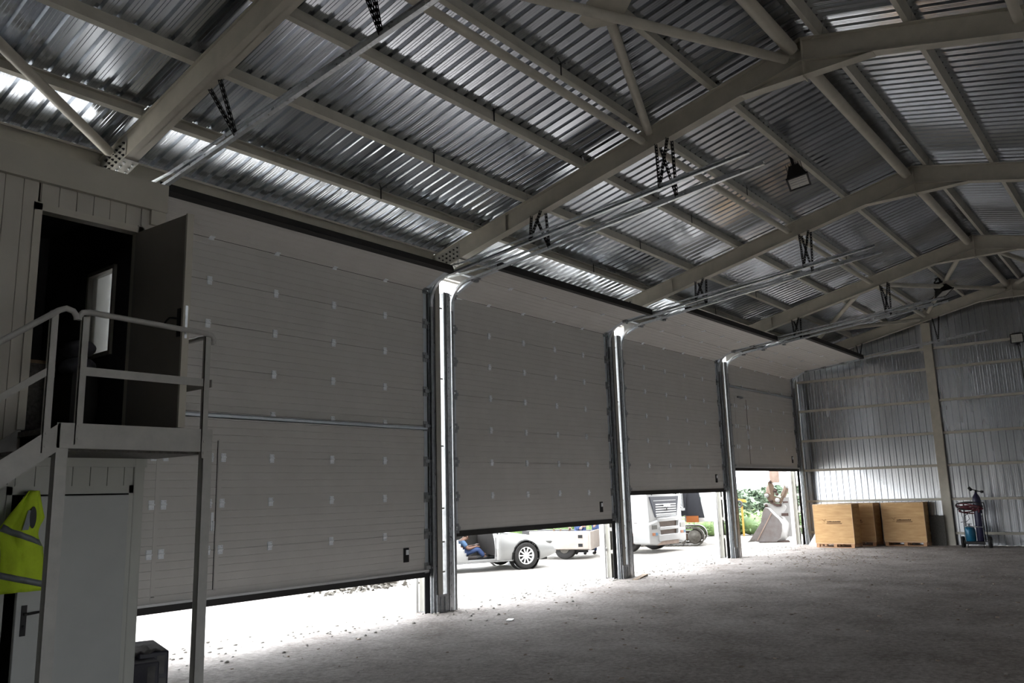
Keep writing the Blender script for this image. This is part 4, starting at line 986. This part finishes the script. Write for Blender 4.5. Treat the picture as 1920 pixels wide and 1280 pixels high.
# ------------------------------------------------------------------ white car
def car():
    h = Vector((.9, -.44, 0)).normalized(); ang = math.atan2(h.y, h.x)
    lf = Vector((-h.y, h.x, 0)); wp = Vector((12.73, 3.62, 0)); C = wp-h*1.45+lf*.80
    root = thing('car', 'white four-door car with an open front door, seen under the second door', 'car', tuple(C), ang)
    wheels = (1.45, -1.40); WR = .345
    # side profile heights
    def top(x):                                # hood, belt and boot line
        P = [(-2.45, .80), (-2.35, .98), (-1.5, 1.0), (-.3, .96), (.85, .94), (1.3, .89), (2.0, .78), (2.35, .66), (2.45, .52)]
        for (a, b), (c, d) in zip(P, P[1:]):
            if a <= x <= c: return b+(d-b)*(x-a)/(c-a)
        return P[-1][1]
    def bot(x): return .22+.12*max(0, (abs(x)-1.9)/.55)
    def hw(x, t):                              # half width at relative height t
        e = max(0, (abs(x)-1.5)/.95); base = .90-.22*e*e
        return base*(.93+.07*math.sin(PI*min(1, t*1.15)))-(.10*max(0, t-.8)/.2)*.6
    xs = [-2.45+4.9*k/98 for k in range(99)]; nz = 16
    def side(s):
        vs = []; fs = []
        for x in xs:
            for j in range(nz+1):
                t = j/nz; z = bot(x)+(top(x)-bot(x))*t; vs.append((x, s*hw(x, t), z))
        for i in range(len(xs)-1):
            for j in range(nz):
                cx = (xs[i]+xs[i+1])/2; t = (j+.5)/nz; z = bot(cx)+(top(cx)-bot(cx))*t
                if any((cx-w)**2+(z-WR)**2 < .385**2 for w in wheels): continue
                if s < 0 and cx > -.52+.6*(.9-z) and cx < .56 and z > .33: continue
                a = i*(nz+1)+j; fs.append((a, a+nz+1, a+nz+2, a+1))
        return vs, fs
    mb = MB()
    for s in (-1, 1): mb.add(*side(s), True)
    # deck: hood and boot between the two sides
    vs = []; fs = []; m = 8
    for x in xs:
        w = hw(x, 1)
        for k in range(m+1):
            u = -1+2*k/m; vs.append((x, u*w, top(x)+.035*(1-u*u)))
    for i in range(len(xs)-1):
        cx = xs[i]
        if -1.45 < cx < .85: continue
        for k in range(m): a = i*(m+1)+k; fs.append((a, a+1, a+m+2, a+m+1))
    mb.add(vs, fs, True)
    for x, k in ((-2.45, 0), (2.45, len(xs)-1)):
        vv = []
        for j in range(nz+1): t = j/nz; vv.append((x, -hw(x, t), bot(x)+(top(x)-bot(x))*t))
        for j in range(nz, -1, -1): t = j/nz; vv.append((x, hw(x, t), bot(x)+(top(x)-bot(x))*t))
        mb.add(vv, [tuple(range(len(vv)))])
    body = obj('car_body', mb, 'whitepaint', root); body.modifiers.new('s', 'SOLIDIFY').thickness = .01
    obj('underbody', MB().box(-2.2, 2.2, -.62, .62, .20, .34).box(-1.0, 1.0, -.80, .80, .22, .30), 'blackm', root)
    # greenhouse
    g = []
    for z, xr, xf, w in ((.99, -1.75, 1.05, .80), (1.22, -1.35, .62, .74), (1.42, -.85, .12, .62)):
        g.append([(xr, w, z), (xr, -w, z), (xf, -w, z), (xf, w, z)])
    pil = MB()
    for s in (-1, 1):
        pil.tube([(1.05, s*.80, .98), (.62, s*.74, 1.22), (.12, s*.62, 1.43)], .03, 8)
        pil.tube([(-1.80, s*.80, .98), (-1.35, s*.74, 1.22), (-.85, s*.62, 1.43)], .045, 8)
        pil.tube([(-.38, s*.84, .98), (-.36, s*.75, 1.22), (-.34, s*.63, 1.43)], .035, 8)
    pil.add([(-.95, -.64, 1.43), (.15, -.64, 1.43), (.15, .64, 1.43), (-.95, .64, 1.43), (-.8, -.5, 1.47), (.05, -.5, 1.47), (.05, .5, 1.47), (-.8, .5, 1.47)], [(0, 1, 5, 4), (1, 2, 6, 5), (2, 3, 7, 6), (3, 0, 4, 7), (4, 5, 6, 7)], True)
    obj('roof', pil, 'whitepaint', root)
    gl = MB().add([(1.04, -.78, .99), (1.04, .78, .99), (.13, .60, 1.42), (.13, -.60, 1.42)], [(0, 1, 2, 3)])
    obj('windscreen', gl, 'glass', root).modifiers.new('s', 'SOLIDIFY').thickness = .005
    obj('rear_window', MB().add([(-1.78, -.78, .99), (-1.78, .78, .99), (-.86, .60, 1.42), (-.86, -.60, 1.42)], [(0, 1, 2, 3)]), 'glass', root).modifiers.new('s', 'SOLIDIFY').thickness = .005
    for s in (-1, 1):
        vs = [(-1.70, s*.80, 1.0), (-.40, s*.81, 1.0), (-.37, s*.64, 1.41), (-.88, s*.63, 1.41)]
        obj('side_window', MB().add(vs, [(0, 1, 2, 3)]), 'glass', root).modifiers.new('s', 'SOLIDIFY').thickness = .005
    # wheels
    for x in wheels:
        for s in (-1, 1):
            y = s*.80
            w = obj('wheel', MB().lathe([(.215, -.09), (.30, -.11), (.335, -.095), (.345, -.05), (.345, .05), (.335, .095), (.30, .11), (.215, .09)], (x, y, WR), (0, 1, 0), 36), 'rubber', root)
            rm = MB().lathe([(.222, -.10), (.222, .10), (.205, .10), (.205, -.10), (.222, -.10)], (x, y, WR), (0, 1, 0), 32).lathe([(0, s*.075), (.05, s*.085), (.055, s*.06), (0, s*.06)], (x, y, WR), (0, 1, 0), 20)
            for k in range(10):
                a = 2*PI*k/10; c0 = Vector((x+.04*math.cos(a), y+s*.07, WR+.04*math.sin(a))); c1 = Vector((x+.212*math.cos(a), y+s*.085, WR+.212*math.sin(a)))
                rm.bar(c0, c1, .034, .02, (0, 1, 0))
            obj('alloy_rim', rm, 'white', w)
            obj('brake_disc', MB().cyl((x, y-s*.01, WR), (x, y+s*.01, WR), .20, n=24), 'blackm', w)
    # arch lips
    for x in wheels:
        for s in (-1, 1):
            al = MB()
            pts = [(x+.385*math.cos(a), s*.892, WR+.385*math.sin(a)) for a in [math.radians(-12+204*k/20) for k in range(21)]]
            al.tube(pts, .016, 6)
            obj('arch_lip', al, 'blackm', root)
    for x in wheels:
        for s in (-1, 1):
            lin = MB().ext([(.40*math.cos(a), .40*math.sin(a)) for a in [PI*k/14 for k in range(15)]], (x, s*.60, WR), (x, s*.61, WR), (1, 0, 0), (0, 0, 1))
            lin.lathe([(.40, -.14), (.40, .14)], (x, s*.74, WR), (0, 1, 0), 30)
            obj('wheel_housing', lin, 'blackm', root)
    obj('headlight', MB().ball((2.16, -.66, .66), 1, 16, 8, (.20, .09, .06)), 'lens', root)
    obj('headlight', MB().ball((2.16, .66, .66), 1, 16, 8, (.20, .09, .06)), 'lens', root)
    obj('fog_lamp', MB().ball((2.30, -.56, .36), 1, 12, 6, (.10, .08, .03)), 'blackm', root)
    obj('sill_line', MB().box(-1.0, 1.05, -.885, -.875, .235, .25), 'galvdark', root)
    obj('mirror', MB().ball((.78, -.95, 1.03), 1, 12, 8, (.07, .11, .07)).box(.74, .80, -.92, -.82, .97, 1.0), 'blackm', root)
    # interior
    obj('cabin_floor', MB().box(-1.4, 1.0, -.72, .72, .26, .30).box(.72, 1.0, -.70, .70, .36, .92).box(-1.45, -1.38, -.72, .72, .36, .9), 'seat', root)
    for y in (-.38, .38):
        obj('seat', MB().box(-.42, .16, y-.25, y+.25, .30, .395).poly([(-.42, y-.24, .38), (-.60, y-.24, 1.0), (-.48, y-.24, 1.0), (-.34, y-.24, .38)], (0, .48, 0)), 'seat', root, bev=.03)
    obj('rear_seat', MB().box(-1.35, -.85, -.68, .68, .36, .56).box(-1.42, -1.25, -.68, .68, .5, 1.05), 'seat', root, bev=.03)
    # opened door leaf, hinged at the front
    d = MB(); n = 12; pts = [(0, .30), (-.86, .34), (-1.0, .62), (-.96, .97), (0, .97)]
    d.poly([(a, 0, b) for a, b in pts], (0, -.07, 0))
    lf_ = place('car_door', d.mesh('car_door', 'whitepaint'), root, (.66, -.90, 0), (0, 0, math.radians(62)), bev=.02)
    obj('door_trim', MB().poly([(-.06, .004, .40), (-.84, .004, .42), (-.90, .004, .62), (-.88, .004, .88), (-.06, .004, .88)], (0, .02, 0)), 'seat', lf_)
    obj('window_frame', MB().tube([(0, -.035, .97), (-.45, -.035, 1.33), (-.86, -.035, 1.38), (-.96, -.035, .97)], .016, 8), 'blackm', lf_)
    return C, ang
CC, CA = car()
J = dict(pelvis=(-.24, 0, .46), belly=(-.27, 0, .57), chest=(-.24, 0, .71), neck=(-.15, 0, .81), head0=(-.08, 0, .83), head1=(-.02, 0, .92),
         shL=(-.21, .18, .74), elL=(-.10, .24, .58), wrL=(.12, .18, .62), haL=(.19, .15, .63), shR=(-.21, -.18, .74), elR=(-.10, -.24, .58), wrR=(.12, -.16, .62), haR=(.19, -.14, .63),
         hiL=(-.16, .10, .48), knL=(.24, .13, .56), anL=(.50, .12, .40), toL=(.60, .12, .37), hiR=(-.16, -.10, .48), knR=(.22, -.14, .56), anR=(.38, -.17, .36), toR=(.49, -.18, .33), face=(1, 0, -.7))
off = Matrix.Rotation(CA, 4, 'Z') @ Vector((0, -.40, 0))
person((CC.x+off.x, CC.y+off.y, 0), CA, J, 'shirtblue', 'jeans', 'person in a light blue shirt and jeans seated inside the white car, looking down')
tag(obj('open_booklet', MB().box(-.09, .0, -.10, .10, 0, .006).poly([(.0, -.10, .003), (.0, .10, .003), (.08, .10, .03), (.08, -.10, .03)], (0, 0, .004)), 'brown', loc=(CC.x+off.x+.20*math.cos(CA), CC.y+off.y+.20*math.sin(CA), .655), rot=(0, 0, CA)), 'small brown booklet held by the person in the car', 'booklet')

# ------------------------------------------------------------------ flatbed trailer with two people working over it
def trailer():
    a = math.atan2(-.92069, .39029)
    root = thing('flatbed_trailer', 'pale dropside trailer with two dark square lamps, right of the white car', 'trailer', (15.4, 4.6, 0), a)
    # local x = along the side seen, y = away from the viewer
    obj('side_board', MB().box(-.75, 1.05, 0, .06, .30, .82), 'trailerw', root, bev=.01)
    obj('deck', MB().box(-.75, 1.05, .06, 1.7, .28, .36), 'trailerw', root)
    obj('far_board', MB().box(-.75, 1.05, 1.66, 1.72, .36, .62), 'trailerw', root)
    obj('end_board', MB().box(1.05, 1.10, 0, 1.7, .28, .80), 'trailerw', root)
    for z in (.41, .66): obj('lamp_recess', MB().box(.73, .86, -.008, .01, z-.045, z+.045), 'blackm', root)
    obj('chassis', MB().box(-.6, .95, .3, .4, .18, .28).box(-.6, .95, 1.3, 1.4, .18, .28), 'blackm', root)
    for y in (.12, .38):
        w = obj('wheel', MB().lathe([(.15, -.10), (.27, -.11), (.31, -.08), (.315, 0), (.31, .08), (.27, .11), (.15, .10)], (.28, y+.1, .315), (0, 1, 0), 30), 'rubber', root)
        obj('hub', MB().cyl((.28, y-.02, .315), (.28, y+.06, .315), .14, n=18), 'steelw', w)
    obj('drawbar', MB().bar((-.75, .9, .32), (-1.6, .9, .38), .08, .08), 'galvdark', root)
    for k, (x, y, z, sx, sy, sz, mt) in enumerate(((-.05, .25, .82, .35, .12, .07, 'tan'), (.25, .3, .86, .30, .16, .05, 'brown'), (-.2, .35, .80, .2, .2, .1, 'tan'))):
        m = MB()
        for q in range(5):
            u = (q-2)/2.5; m.bar((x-sx+.1*q, y+.05*u, z-.45), (x+sx*.6, y+.04*u, z+sz*u), .05, .04)
        tag(obj('metal_bracket', m, mt, loc=(15.4, 4.6, 0), rot=(0, 0, a)), ['rust-brown bars lying highest on the pale trailer', 'dark brown bars piled beside the workers on the trailer', 'brown bars at the left end of the trailer load'][k], 'metal bars', 'metal bars on the trailer')
    return a
ta = trailer()
def tl(x, y): return (15.4+.39029*x+.92069*y, 4.6-.92069*x+.39029*y, 0)
person(tl(.42, 1.95), ta-PI/2, standing(.55, hz=.84), 'shirtteal', 'jeans', 'person in a teal shirt bending over the pale trailer')
person(tl(.98, 1.95), ta-PI/2-.2, standing(.42, hz=.90), 'shirtnavy', 'jeans', 'person in a navy shirt and jeans leaning at the right end of the trailer')

# ------------------------------------------------------------------ truck
def truck():
    root = thing('truck', 'white truck cab with a slate-grey grille, seen under the third door', 'truck', (18.0, 2.9, 0))
    # local x to the right along its front, y into the yard
    c = MB()
    prof = [(0.0, .55), (0, .95), (.02, 2.0), (.10, 2.9), (2.0, 2.9), (2.0, .55)]
    c.ext([(.06, .60), (.0, 1.0), (.04, 1.9), (.14, 2.7), (1.9, 2.75), (1.9, .60)], (.12, 0, 0), (2.32, 0, 0), (0, 1, 0), (0, 0, 1))
    obj('cab', c, 'whitepaint', root, bev=.05)
    obj('corner_panel', MB().ext([(.0, .30), (0, .93), (.62, 1.03), (.70, .92), (.80, .34), (.5, .24)], (0, -.06, 0), (0, .55, 0), (1, 0, 0), (0, 0, 1)), 'whitepaint', root, bev=.05)
    obj('corner_panel', MB().ext([(2.44, .30), (2.44, .93), (1.92, 1.03), (1.86, .92), (1.80, .34), (2.2, .24)], (0, -.06, 0), (0, .55, 0), (1, 0, 0), (0, 0, 1)), 'whitepaint', root, bev=.05)
    g = obj('grille', MB().poly([(.22, -.01, 1.74), (.50, -.012, 1.10), (1.92, -.012, 1.10), (2.12, -.01, 1.74)], (0, .05, 0)), 'grille', root)
    s = MB()
    for k in range(5):
        z = 1.48-k*.075; s.box(.55, 1.86, -.035, -.012, z, z+.028)
    obj('grille_bar', s, 'white', g)
    obj('lower_bar', MB().box(.55, 1.86, -.03, -.012, 1.11, 1.17).box(.42, 1.90, -.02, -.012, 1.60, 1.625), 'galvdark', g)
    # three raised letters and the small figure below them
    t = MB(); y = -.055
    def seg(a, b): t.bar((a[0], y, a[1]), (b[0], y, b[1]), .03, .02, (0, 1, 0))
    for x0, st in ((1.02, [((0, 0), (0, .11)), ((0, .11), (.055, .04)), ((.055, .04), (.11, .11)), ((.11, .11), (.11, 0))]), (1.17, [((0, 0), (.05, .11)), ((.05, .11), (.10, 0)), ((.02, .04), (.08, .04))]), (1.31, [((0, 0), (0, .11)), ((0, .11), (.10, 0)), ((.10, 0), (.10, .11))])):
        for a, b in st: seg((x0+a[0], 1.40+a[1]), (x0+b[0], 1.40+b[1]))
    obj('front_lettering', t, 'chrome', g)
    e = MB().box(1.19, 1.24, -.05, -.035, 1.28, 1.35).bar((1.10, -.045, 1.325), (1.18, -.045, 1.31), .02, .012, (0, 1, 0)).bar((1.25, -.045, 1.31), (1.33, -.045, 1.325), .02, .012, (0, 1, 0)).ball((1.215, -.045, 1.37), .02, 8, 6)
    obj('front_emblem', e, 'blackm', g)
    b = MB().box(.60, 1.86, -.10, .10, .96, 1.07).box(.62, 1.86, -.10, .10, .70, .80).box(.55, 1.9, -.10, .12, .36, .56)
    obj('bumper', b, 'whitepaint', root, bev=.012)
    obj('bumper_recess', MB().box(.62, 1.86, .0, .1, .80, .96).box(.62, 1.86, .0, .1, .56, .70), 'tan', root)
    obj('bumper_skirt', MB().box(.50, 1.9, -.05, .1, .24, .37), 'orangewhite', root)
    for x in (.16, 2.02):
        obj('headlight', MB().box(x, x+.32, -.075, -.055, .74, .88), 'lens', root, bev=.015)
        obj('marker_lamp', MB().box(x+.02, x+.19, -.075, -.055, .55, .635), 'orange', root)
        obj('marker_reflector', MB().box(x+.19, x+.34, -.075, -.055, .55, .635), 'bluelens', root)
    st = obj('side_step', MB().box(-.01, .14, .60, 1.5, .55, .60).box(.0, .14, .60, 1.5, .30, .34).box(0, .02, .6, 1.5, .34, .55), 'orangewhite', root)
    obj('step_hole', MB().box(-.02, -.005, 1.0, 1.14, .38, .48), 'blackm', st)
    obj('door_handle', MB().box(.10, .13, 1.0, 1.45, 1.70, 1.76), 'galvdark', root)
    for x in (.20, 1.95):
        w = obj('wheel', MB().lathe([(.25, -.13), (.44, -.15), (.495, -.11), (.50, 0), (.495, .11), (.44, .15), (.25, .13)], (x+.14, .95, .50), (1, 0, 0), 34), 'rubber', root)
        obj('hub', MB().cyl((x, .95, .50), (x+.1, .95, .50), .24, n=20), 'steelw', w)
    obj('chassis', MB().box(.7, .85, .3, 5.5, .45, .65).box(1.6, 1.75, .3, 5.5, .45, .65), 'blackm', root)
    obj('mudguard', MB().box(.05, .5, .42, .50, .5, .95).box(.05, .5, 1.45, 1.55, .5, .95), 'brown', root)
    for sx in (.35, 1.95): obj('wiper', MB().bar((sx, -.0, 1.80), (sx+.5, .01, 1.93), .02, .02), 'blackm', root)
    obj('windscreen', MB().poly([(.25, .02, 1.98), (2.2, .02, 1.98), (2.1, .11, 2.62), (.35, .11, 2.62)], (0, .01, 0)), 'glass', root)
truck()

# ------------------------------------------------------------------ tracked excavator behind the truck
def excavator():
    a = math.atan2(-.92069, .39029)
    root = thing('tracked_excavator', 'yellow tracked excavator with a dark boom, right of the truck', 'excavator', (21.5, 4.8, 0), a)
    def track(y, nm='track'):
        r = .30; x0, x1 = -1.6, 1.55
        pts = []
        n = 14
        for k in range(n+1): t = -PI/2+PI*k/n; pts.append((x1+r*math.cos(t), .31+r*math.sin(t)))
        for k in range(n+1): t = PI/2+PI*k/n; pts.append((x0+r*math.cos(t), .31+r*math.sin(t)))
        m = MB(); L = []
        P = [Vector((p[0], 0, p[1])) for p in pts]; P.append(P[0])
        for p, q in zip(P, P[1:]):
            s = max(1, int((q-p).length/.13))
            for j in range(s): L.append(p.lerp(q, (j+.5)/s)); 
        for k, p in enumerate(L):
            d = (L[(k+1) % len(L)]-L[k-1]).normalized()
            m.bar(p+Vector((0, y, 0))-d*.055, p+Vector((0, y, 0))+d*.055, .5, .05, (0, 0, 1) if abs(d.z) < .9 else (1, 0, 0))
        o = obj(nm, m, 'steelw', root)
        for x, rr in ((x0, .235), (x1, .245)):
            obj('drive_wheel', MB().lathe([(0, -.16), (.10, -.17), (.12, -.12), (rr*.75, -.13), (rr, -.10), (rr, .10), (0, .12)], (x, y-.1, .31), (0, 1, 0), 28), 'steelw', o)
        for k in range(6): obj('track_roller', MB().cyl((-1.15+k*.46, y-.14, .14), (-1.15+k*.46, y+.14, .14), .085, n=14), 'steelw', o)
        obj('track_frame', MB().box(-1.4, 1.3, y-.10, y+.16, .20, .42), 'tan', o)
    track(0); track(1.9)
    obj('undercarriage', MB().box(-.6, .8, .2, 1.7, .45, .75), 'steelw', root)
    obj('upper_house', MB().box(-1.3, 1.0, .1, 1.9, .92, 1.05).box(-1.4, .60, .15, 1.0, 1.05, 2.4), 'yellow', root, bev=.05)
    obj('engine_cover', MB().box(1.22, 2.75, .10, 1.7, .80, 2.6), 'white', root, bev=.06)
    obj('cover_sticker', MB().box(1.60, 1.82, .085, .10, 1.50, 1.66), 'teal', root)
    b = MB().bar((.62, -.15, 1.0), (.92, -.10, 2.9), .05, .26, (1, 0, 0)).bar((1.18, -.15, 1.05), (1.00, -.10, 2.9), .05, .20, (1, 0, 0))
    b = MB().poly([(.60, -.2, .98), (.80, -.2, 1.02), (1.12, -.2, 2.7), (.84, -.2, 2.7)], (0, .3, 0)).poly([(1.10, -.2, 1.0), (1.30, -.2, 1.05), (1.42, -.2, 2.7), (1.22, -.2, 2.7)], (0, .3, 0))
    obj('boom', b, 'boom', root)
    obj('boom_cylinder', MB().cyl((.86, -.25, 1.05), (1.08, -.22, 2.6), .055, n=12).cyl((1.20, -.25, 1.2), (1.16, -.22, 2.6), .05, n=12), 'galvdark', root)
    obj('hydraulic_block', MB().box(.78, 1.28, -.32, -.2, 1.22, 1.30).box(.86, .96, -.36, -.2, 1.10, 1.26).box(1.06, 1.14, -.36, -.2, 1.12, 1.3).tube([(.80, -.34, 1.3), (.88, -.36, 1.42), (.98, -.36, 1.36), (1.08, -.36, 1.44), (1.2, -.34, 1.3)], .018, 6), 'chrome', root)
    obj('boom_plate', MB().poly([(1.28, -.12, .95), (1.92, -.12, .95), (1.72, -.12, 2.2), (1.42, -.12, 2.2)], (0, .05, 0)), 'boom', root)
    obj('foot_box', MB().box(1.30, 1.72, -.22, 0, .80, 1.02), 'orange', root)
    obj('foot_pin', MB().cyl((.72, -.32, .88), (.72, -.05, .88), .09, n=12).cyl((1.0, -.32, .88), (1.0, -.05, .88), .09, n=12), 'brown', root)
excavator()

# ------------------------------------------------------------------ excavator arm with a big bucket, seen under the fourth door
def digger_arm():
    a = math.atan2(-.92069, .39029)
    root = thing('excavator_arm', 'salmon-white excavator arm with a large grey bucket resting on the ground', 'excavator arm', (24.0, 2.12, 0), a)
    def plate(pts, y0, y1, nm, mat, par=root, bev=.01): return obj(nm, MB().poly([(p[0], y0, p[1]) for p in pts], (0, y1-y0, 0)), mat, par, bev=bev)
    side = [(-.07, .09), (.21, .02), (.83, .02), (1.0, .18), (1.06, .39), (1.08, .63), (.98, .81), (.81, .98), (.65, 1.19), (.54, 1.22), (.45, 1.06), (.36, .69), (.17, .41)]
    bk = obj('bucket', MB().poly([(p[0], 0, p[1]) for p in side], (.0, .03, 0)).poly([(p[0]+.36, .95, p[1]) for p in side], (0, .03, 0)), 'bucket', root)
    sh = MB(); path = side[1:10]
    vs = [(p[0], 0, p[1]) for p in path]+[(p[0]+.36, .98, p[1]) for p in path]; n = len(path)
    sh.add(vs, [(k, k+1, n+k+1, n+k) for k in range(n-1)], True)
    o = obj('bucket_shell', sh, 'bucketw', bk); o.modifiers.new('s', 'SOLIDIFY').thickness = .03
    obj('side_rib', MB().bar((.20, -.015, .08), (.75, -.015, 1.02), .03, .03, (0, 1, 0)), 'orangewhite', bk)
    for k in range(5):
        t = k/4; obj('bucket_tooth', MB().poly([(-.07+.36*t, .98*t-.03, .08), (.10+.36*t, .98*t-.03, .12), (.10+.36*t, .98*t-.03, .03), (-.17+.36*t, .98*t-.03, .02)], (0, .08, 0)), 'steelw', bk)
    obj('wear_strip', MB().box(.25, 1.3, .1, .9, 0, .03), 'brown', bk)
    # ears, linkage, pins and the arm
    plate([(.60, 1.20), (.50, 1.34), (.62, 1.38), (.86, 1.30), (1.22, 1.36), (1.30, 1.20), (1.18, 1.0), (.98, .84), (.80, 1.0)], .34, .40, 'bucket_ear', 'bucketw')
    plate([(.56, 1.72), (.64, 1.76), (.90, 1.62), (1.10, 1.56), (1.12, 1.40), (.98, 1.36), (.70, 1.42)], .25, .30, 'link_plate', 'tan')
    plate([(.72, 1.44), (.98, 1.34), (1.14, 1.33), (1.12, 1.24), (.96, 1.24), (.74, 1.36)], .22, .26, 'link_bar', 'brown')
    obj('ram', MB().cyl((1.38, .3, 1.95), (1.20, .3, 1.58), .10, n=14).cyl((1.24, .3, 1.66), (1.08, .3, 1.35), .06, n=12), 'tan', root)
    plate([(.80, 1.60), (.74, 1.95), (.72, 2.12), (.84, 2.18), (.92, 2.0), (.92, 1.64)], .28, .40, 'link_arm', 'tan')
    plate([(.66, 1.95), (.76, 2.02), (.80, 1.75), (.70, 1.62), (.62, 1.68)], .30, .36, 'link_arm', 'orangewhite')
    pins = MB()
    for x, z, r in ((.64, 1.64, .075), (1.0, 1.47, .085), (.78, 1.45, .05), (.60, 1.28, .05), (1.09, 1.29, .045), (1.38, 1.95, .075), (.80, 2.12, .05), (.95, 1.8, .07), (1.0, 1.68, .06)):
        obj('pivot_pin', MB().lathe([(0, -.02), (r*.45, -.02), (r*.5, .0), (r, -.015), (r, .3), (0, .3)], (x, .2, z), (0, 1, 0), 18), 'bucketw' if r > .07 else 'brown', root)
    plate([(.83, 3.6), (.79, 2.08), (1.11, 2.08), (1.20, 2.5), (1.20, 3.6)], .30, .60, 'arm_box', 'orangewhite')
    plate([(1.12, 3.6), (1.12, 2.10), (1.30, 1.95), (1.48, 2.0), (1.56, 2.4), (1.56, 3.6)], .24, .58, 'arm_shell', 'bucketw')
    plate([(1.20, 1.56), (1.42, 1.56), (1.70, .70), (1.76, .15), (1.2, .15), (1.1, .9)], .75, .95, 'rear_guard', 'bucketw')
    plate([(1.52, 1.60), (1.72, 1.45), (1.74, 1.05), (1.60, 1.15)], .9, 1.0, 'hose_cluster', 'galvdark')
    obj('mount_block', MB().box(1.18, 1.36, .3, .5, 1.36, 1.42).box(1.1, 1.34, .3, .5, .90, 1.0), 'brown', root)
digger_arm()

# ------------------------------------------------------------------ ring roller implement, hedge and trees
def roller():
    a = math.atan2(-.92069, .39029)
    root = thing('ring_roller', 'yellow-framed farm roller with a row of pale rings above the hedge', 'farm roller', (27.6, 4.4, 0), a)
    obj('frame_beam', MB().bar((-1.2, 0, 1.62), (.55, 0, 1.42), .10, .10).bar((-1.15, .3, 1.58), (.6, .3, 1.38), .08, .08), 'yellow', root)
    for k in range(7):
        x = -1.1+k*.235; z = 1.44-.025*k
        pts = [(x+.10*math.cos(t), -.12, z+.12*math.sin(t)) for t in [2*PI*j/16 for j in range(16)]]
        obj('roller_ring', MB().tube(pts, .032, 8, True), 'bucketw' if k < 6 else 'boom', root)
    obj('red_link', MB().bar((-1.3, -.1, 1.36), (-.95, -.1, 1.24), .07, .07).bar((-1.25, -.1, 1.24), (-1.0, -.1, 1.34), .05, .05), 'redp', root)
    for x in (.1, .4): obj('leg', MB().box(x-.04, x+.04, .1, .18, 0, 1.4), 'yellow', root)
roller()
def leaves(n, centre_fn, size, seed):
    random.seed(seed); mb = MB(); vs = []; fs = []
    for k in range(n):
        c = Vector(centre_fn()); s = size*random.uniform(.6, 1.4)
        a = Vector((random.gauss(0, 1), random.gauss(0, 1), random.gauss(0, .6))).normalized(); b = a.orthogonal().normalized(); b = (b*math.cos(k)+a.cross(b)*math.sin(k))
        i = len(vs); vs += [c-a*s, c+b*s*.45, c+a*s, c-b*s*.45]; fs.append((i, i+1, i+2, i+3))
    return mb.add(vs, fs)
def hedge():
    P = [(6, 34), (15, 22), (21.6, 12.9), (24.2, 9.9), (26.6, 7.2), (28.2, 5.2), (29.2, 3.6), (30.5, 1.5)]
    S = []
    for (a, b), (c, d) in zip(P, P[1:]):
        L = math.hypot(c-a, d-b)
        for k in range(int(L/.35)+1): t = k*.35/L; S.append((a+(c-a)*t, b+(d-b)*t))
    random.seed(5); blobs = [(x+random.uniform(-.3, .3), y+random.uniform(-.3, .3), (random.uniform(.75, 1.1) if x < 25 else random.uniform(.62, .78)), random.uniform(.45, .75)) for x, y in S for q in range(2)]
    core = MB()
    for x, y, h, r in blobs: core.ball((x, y, h*.55), 1, 10, 6, (r*.8, r*.8, h*.55))
    def fn():
        x, y, h, r = random.choice(blobs); a, b = random.uniform(0, 2*PI), random.uniform(-.5, 1)
        q = math.sqrt(max(0, 1-b*b)); R = random.uniform(.85, 1.15)
        return (x+r*q*math.cos(a)*R, y+r*q*math.sin(a)*R, max(.05, h*.62+h*.72*b*R))
    mb = leaves(30000, fn, .075, 11); mb.add(core.v, core.f, True)
    tag(obj('hedge', mb, 'hedge'), 'bright green leafy hedge along the far side of the yard', 'hedge', kind='stuff')
hedge()
def tree(x, y, h, r, seed, label):
    root = thing('tree', label, 'tree', (x, y, 0), 0, 'trees beyond the yard')
    random.seed(seed); bl = [(random.gauss(0, r*.5), random.gauss(0, r*.5), h*random.uniform(.55, .85), r*random.uniform(.3, .55)) for k in range(12)]
    def fn():
        a, b, c, q = random.choice(bl); t, u = random.uniform(0, 2*PI), random.uniform(-1, 1); w = math.sqrt(1-u*u)
        return (a+q*w*math.cos(t), b+q*w*math.sin(t), c+q*u*.8)
    mb = leaves(2600, fn, .22, seed)
    for a, b, c, q in bl: mb.ball((a, b, c), q*.85, 10, 6, (1, 1, .8))
    obj('foliage', mb, 'tree', root)
    obj('trunk', MB().cyl((0, 0, 0), (0, 0, h*.6), .18, .10, 10), 'bark', root)
for k, (az, d, h, r, lb) in enumerate(((68.0, 50, 1.75, 1.5, 'grey-green round tree seen above the farm roller, just left of the excavator arm'), (64.9, 56, 1.45, 1.3, 'lower dark tree seen beside the third pillar, left of the round tree'), (72.0, 60, 1.6, 1.4, 'small tree partly hidden behind the excavator arm'),
                                       (57, 62, 2.0, 2.0, 'dark tree far behind the trailer'), (48, 66, 2.0, 2.2, 'dark tree far behind the white car'))):
    A = math.radians(az); tree(-4.86+d*math.sin(A), -10.18+d*math.cos(A), h, r, 50+k, lb)
# things lying outside under the first door
tag(obj('boulder', MB().ball((0, 0, .12), 1, 14, 8, (.55, .30, .22)), 'steelw', loc=(8.3, 4.4, 0)), 'grey rounded boulder lying in the yard under the first door', 'boulder')
tag(obj('rubble', leaves(160, lambda: (random.gauss(0, .7), random.gauss(0, .22), random.uniform(0, .05)), .07, 3), 'steelw', loc=(7.5, 3.9, 0)), 'low heap of stone rubble in the yard under the first door', 'rubble', kind='stuff')
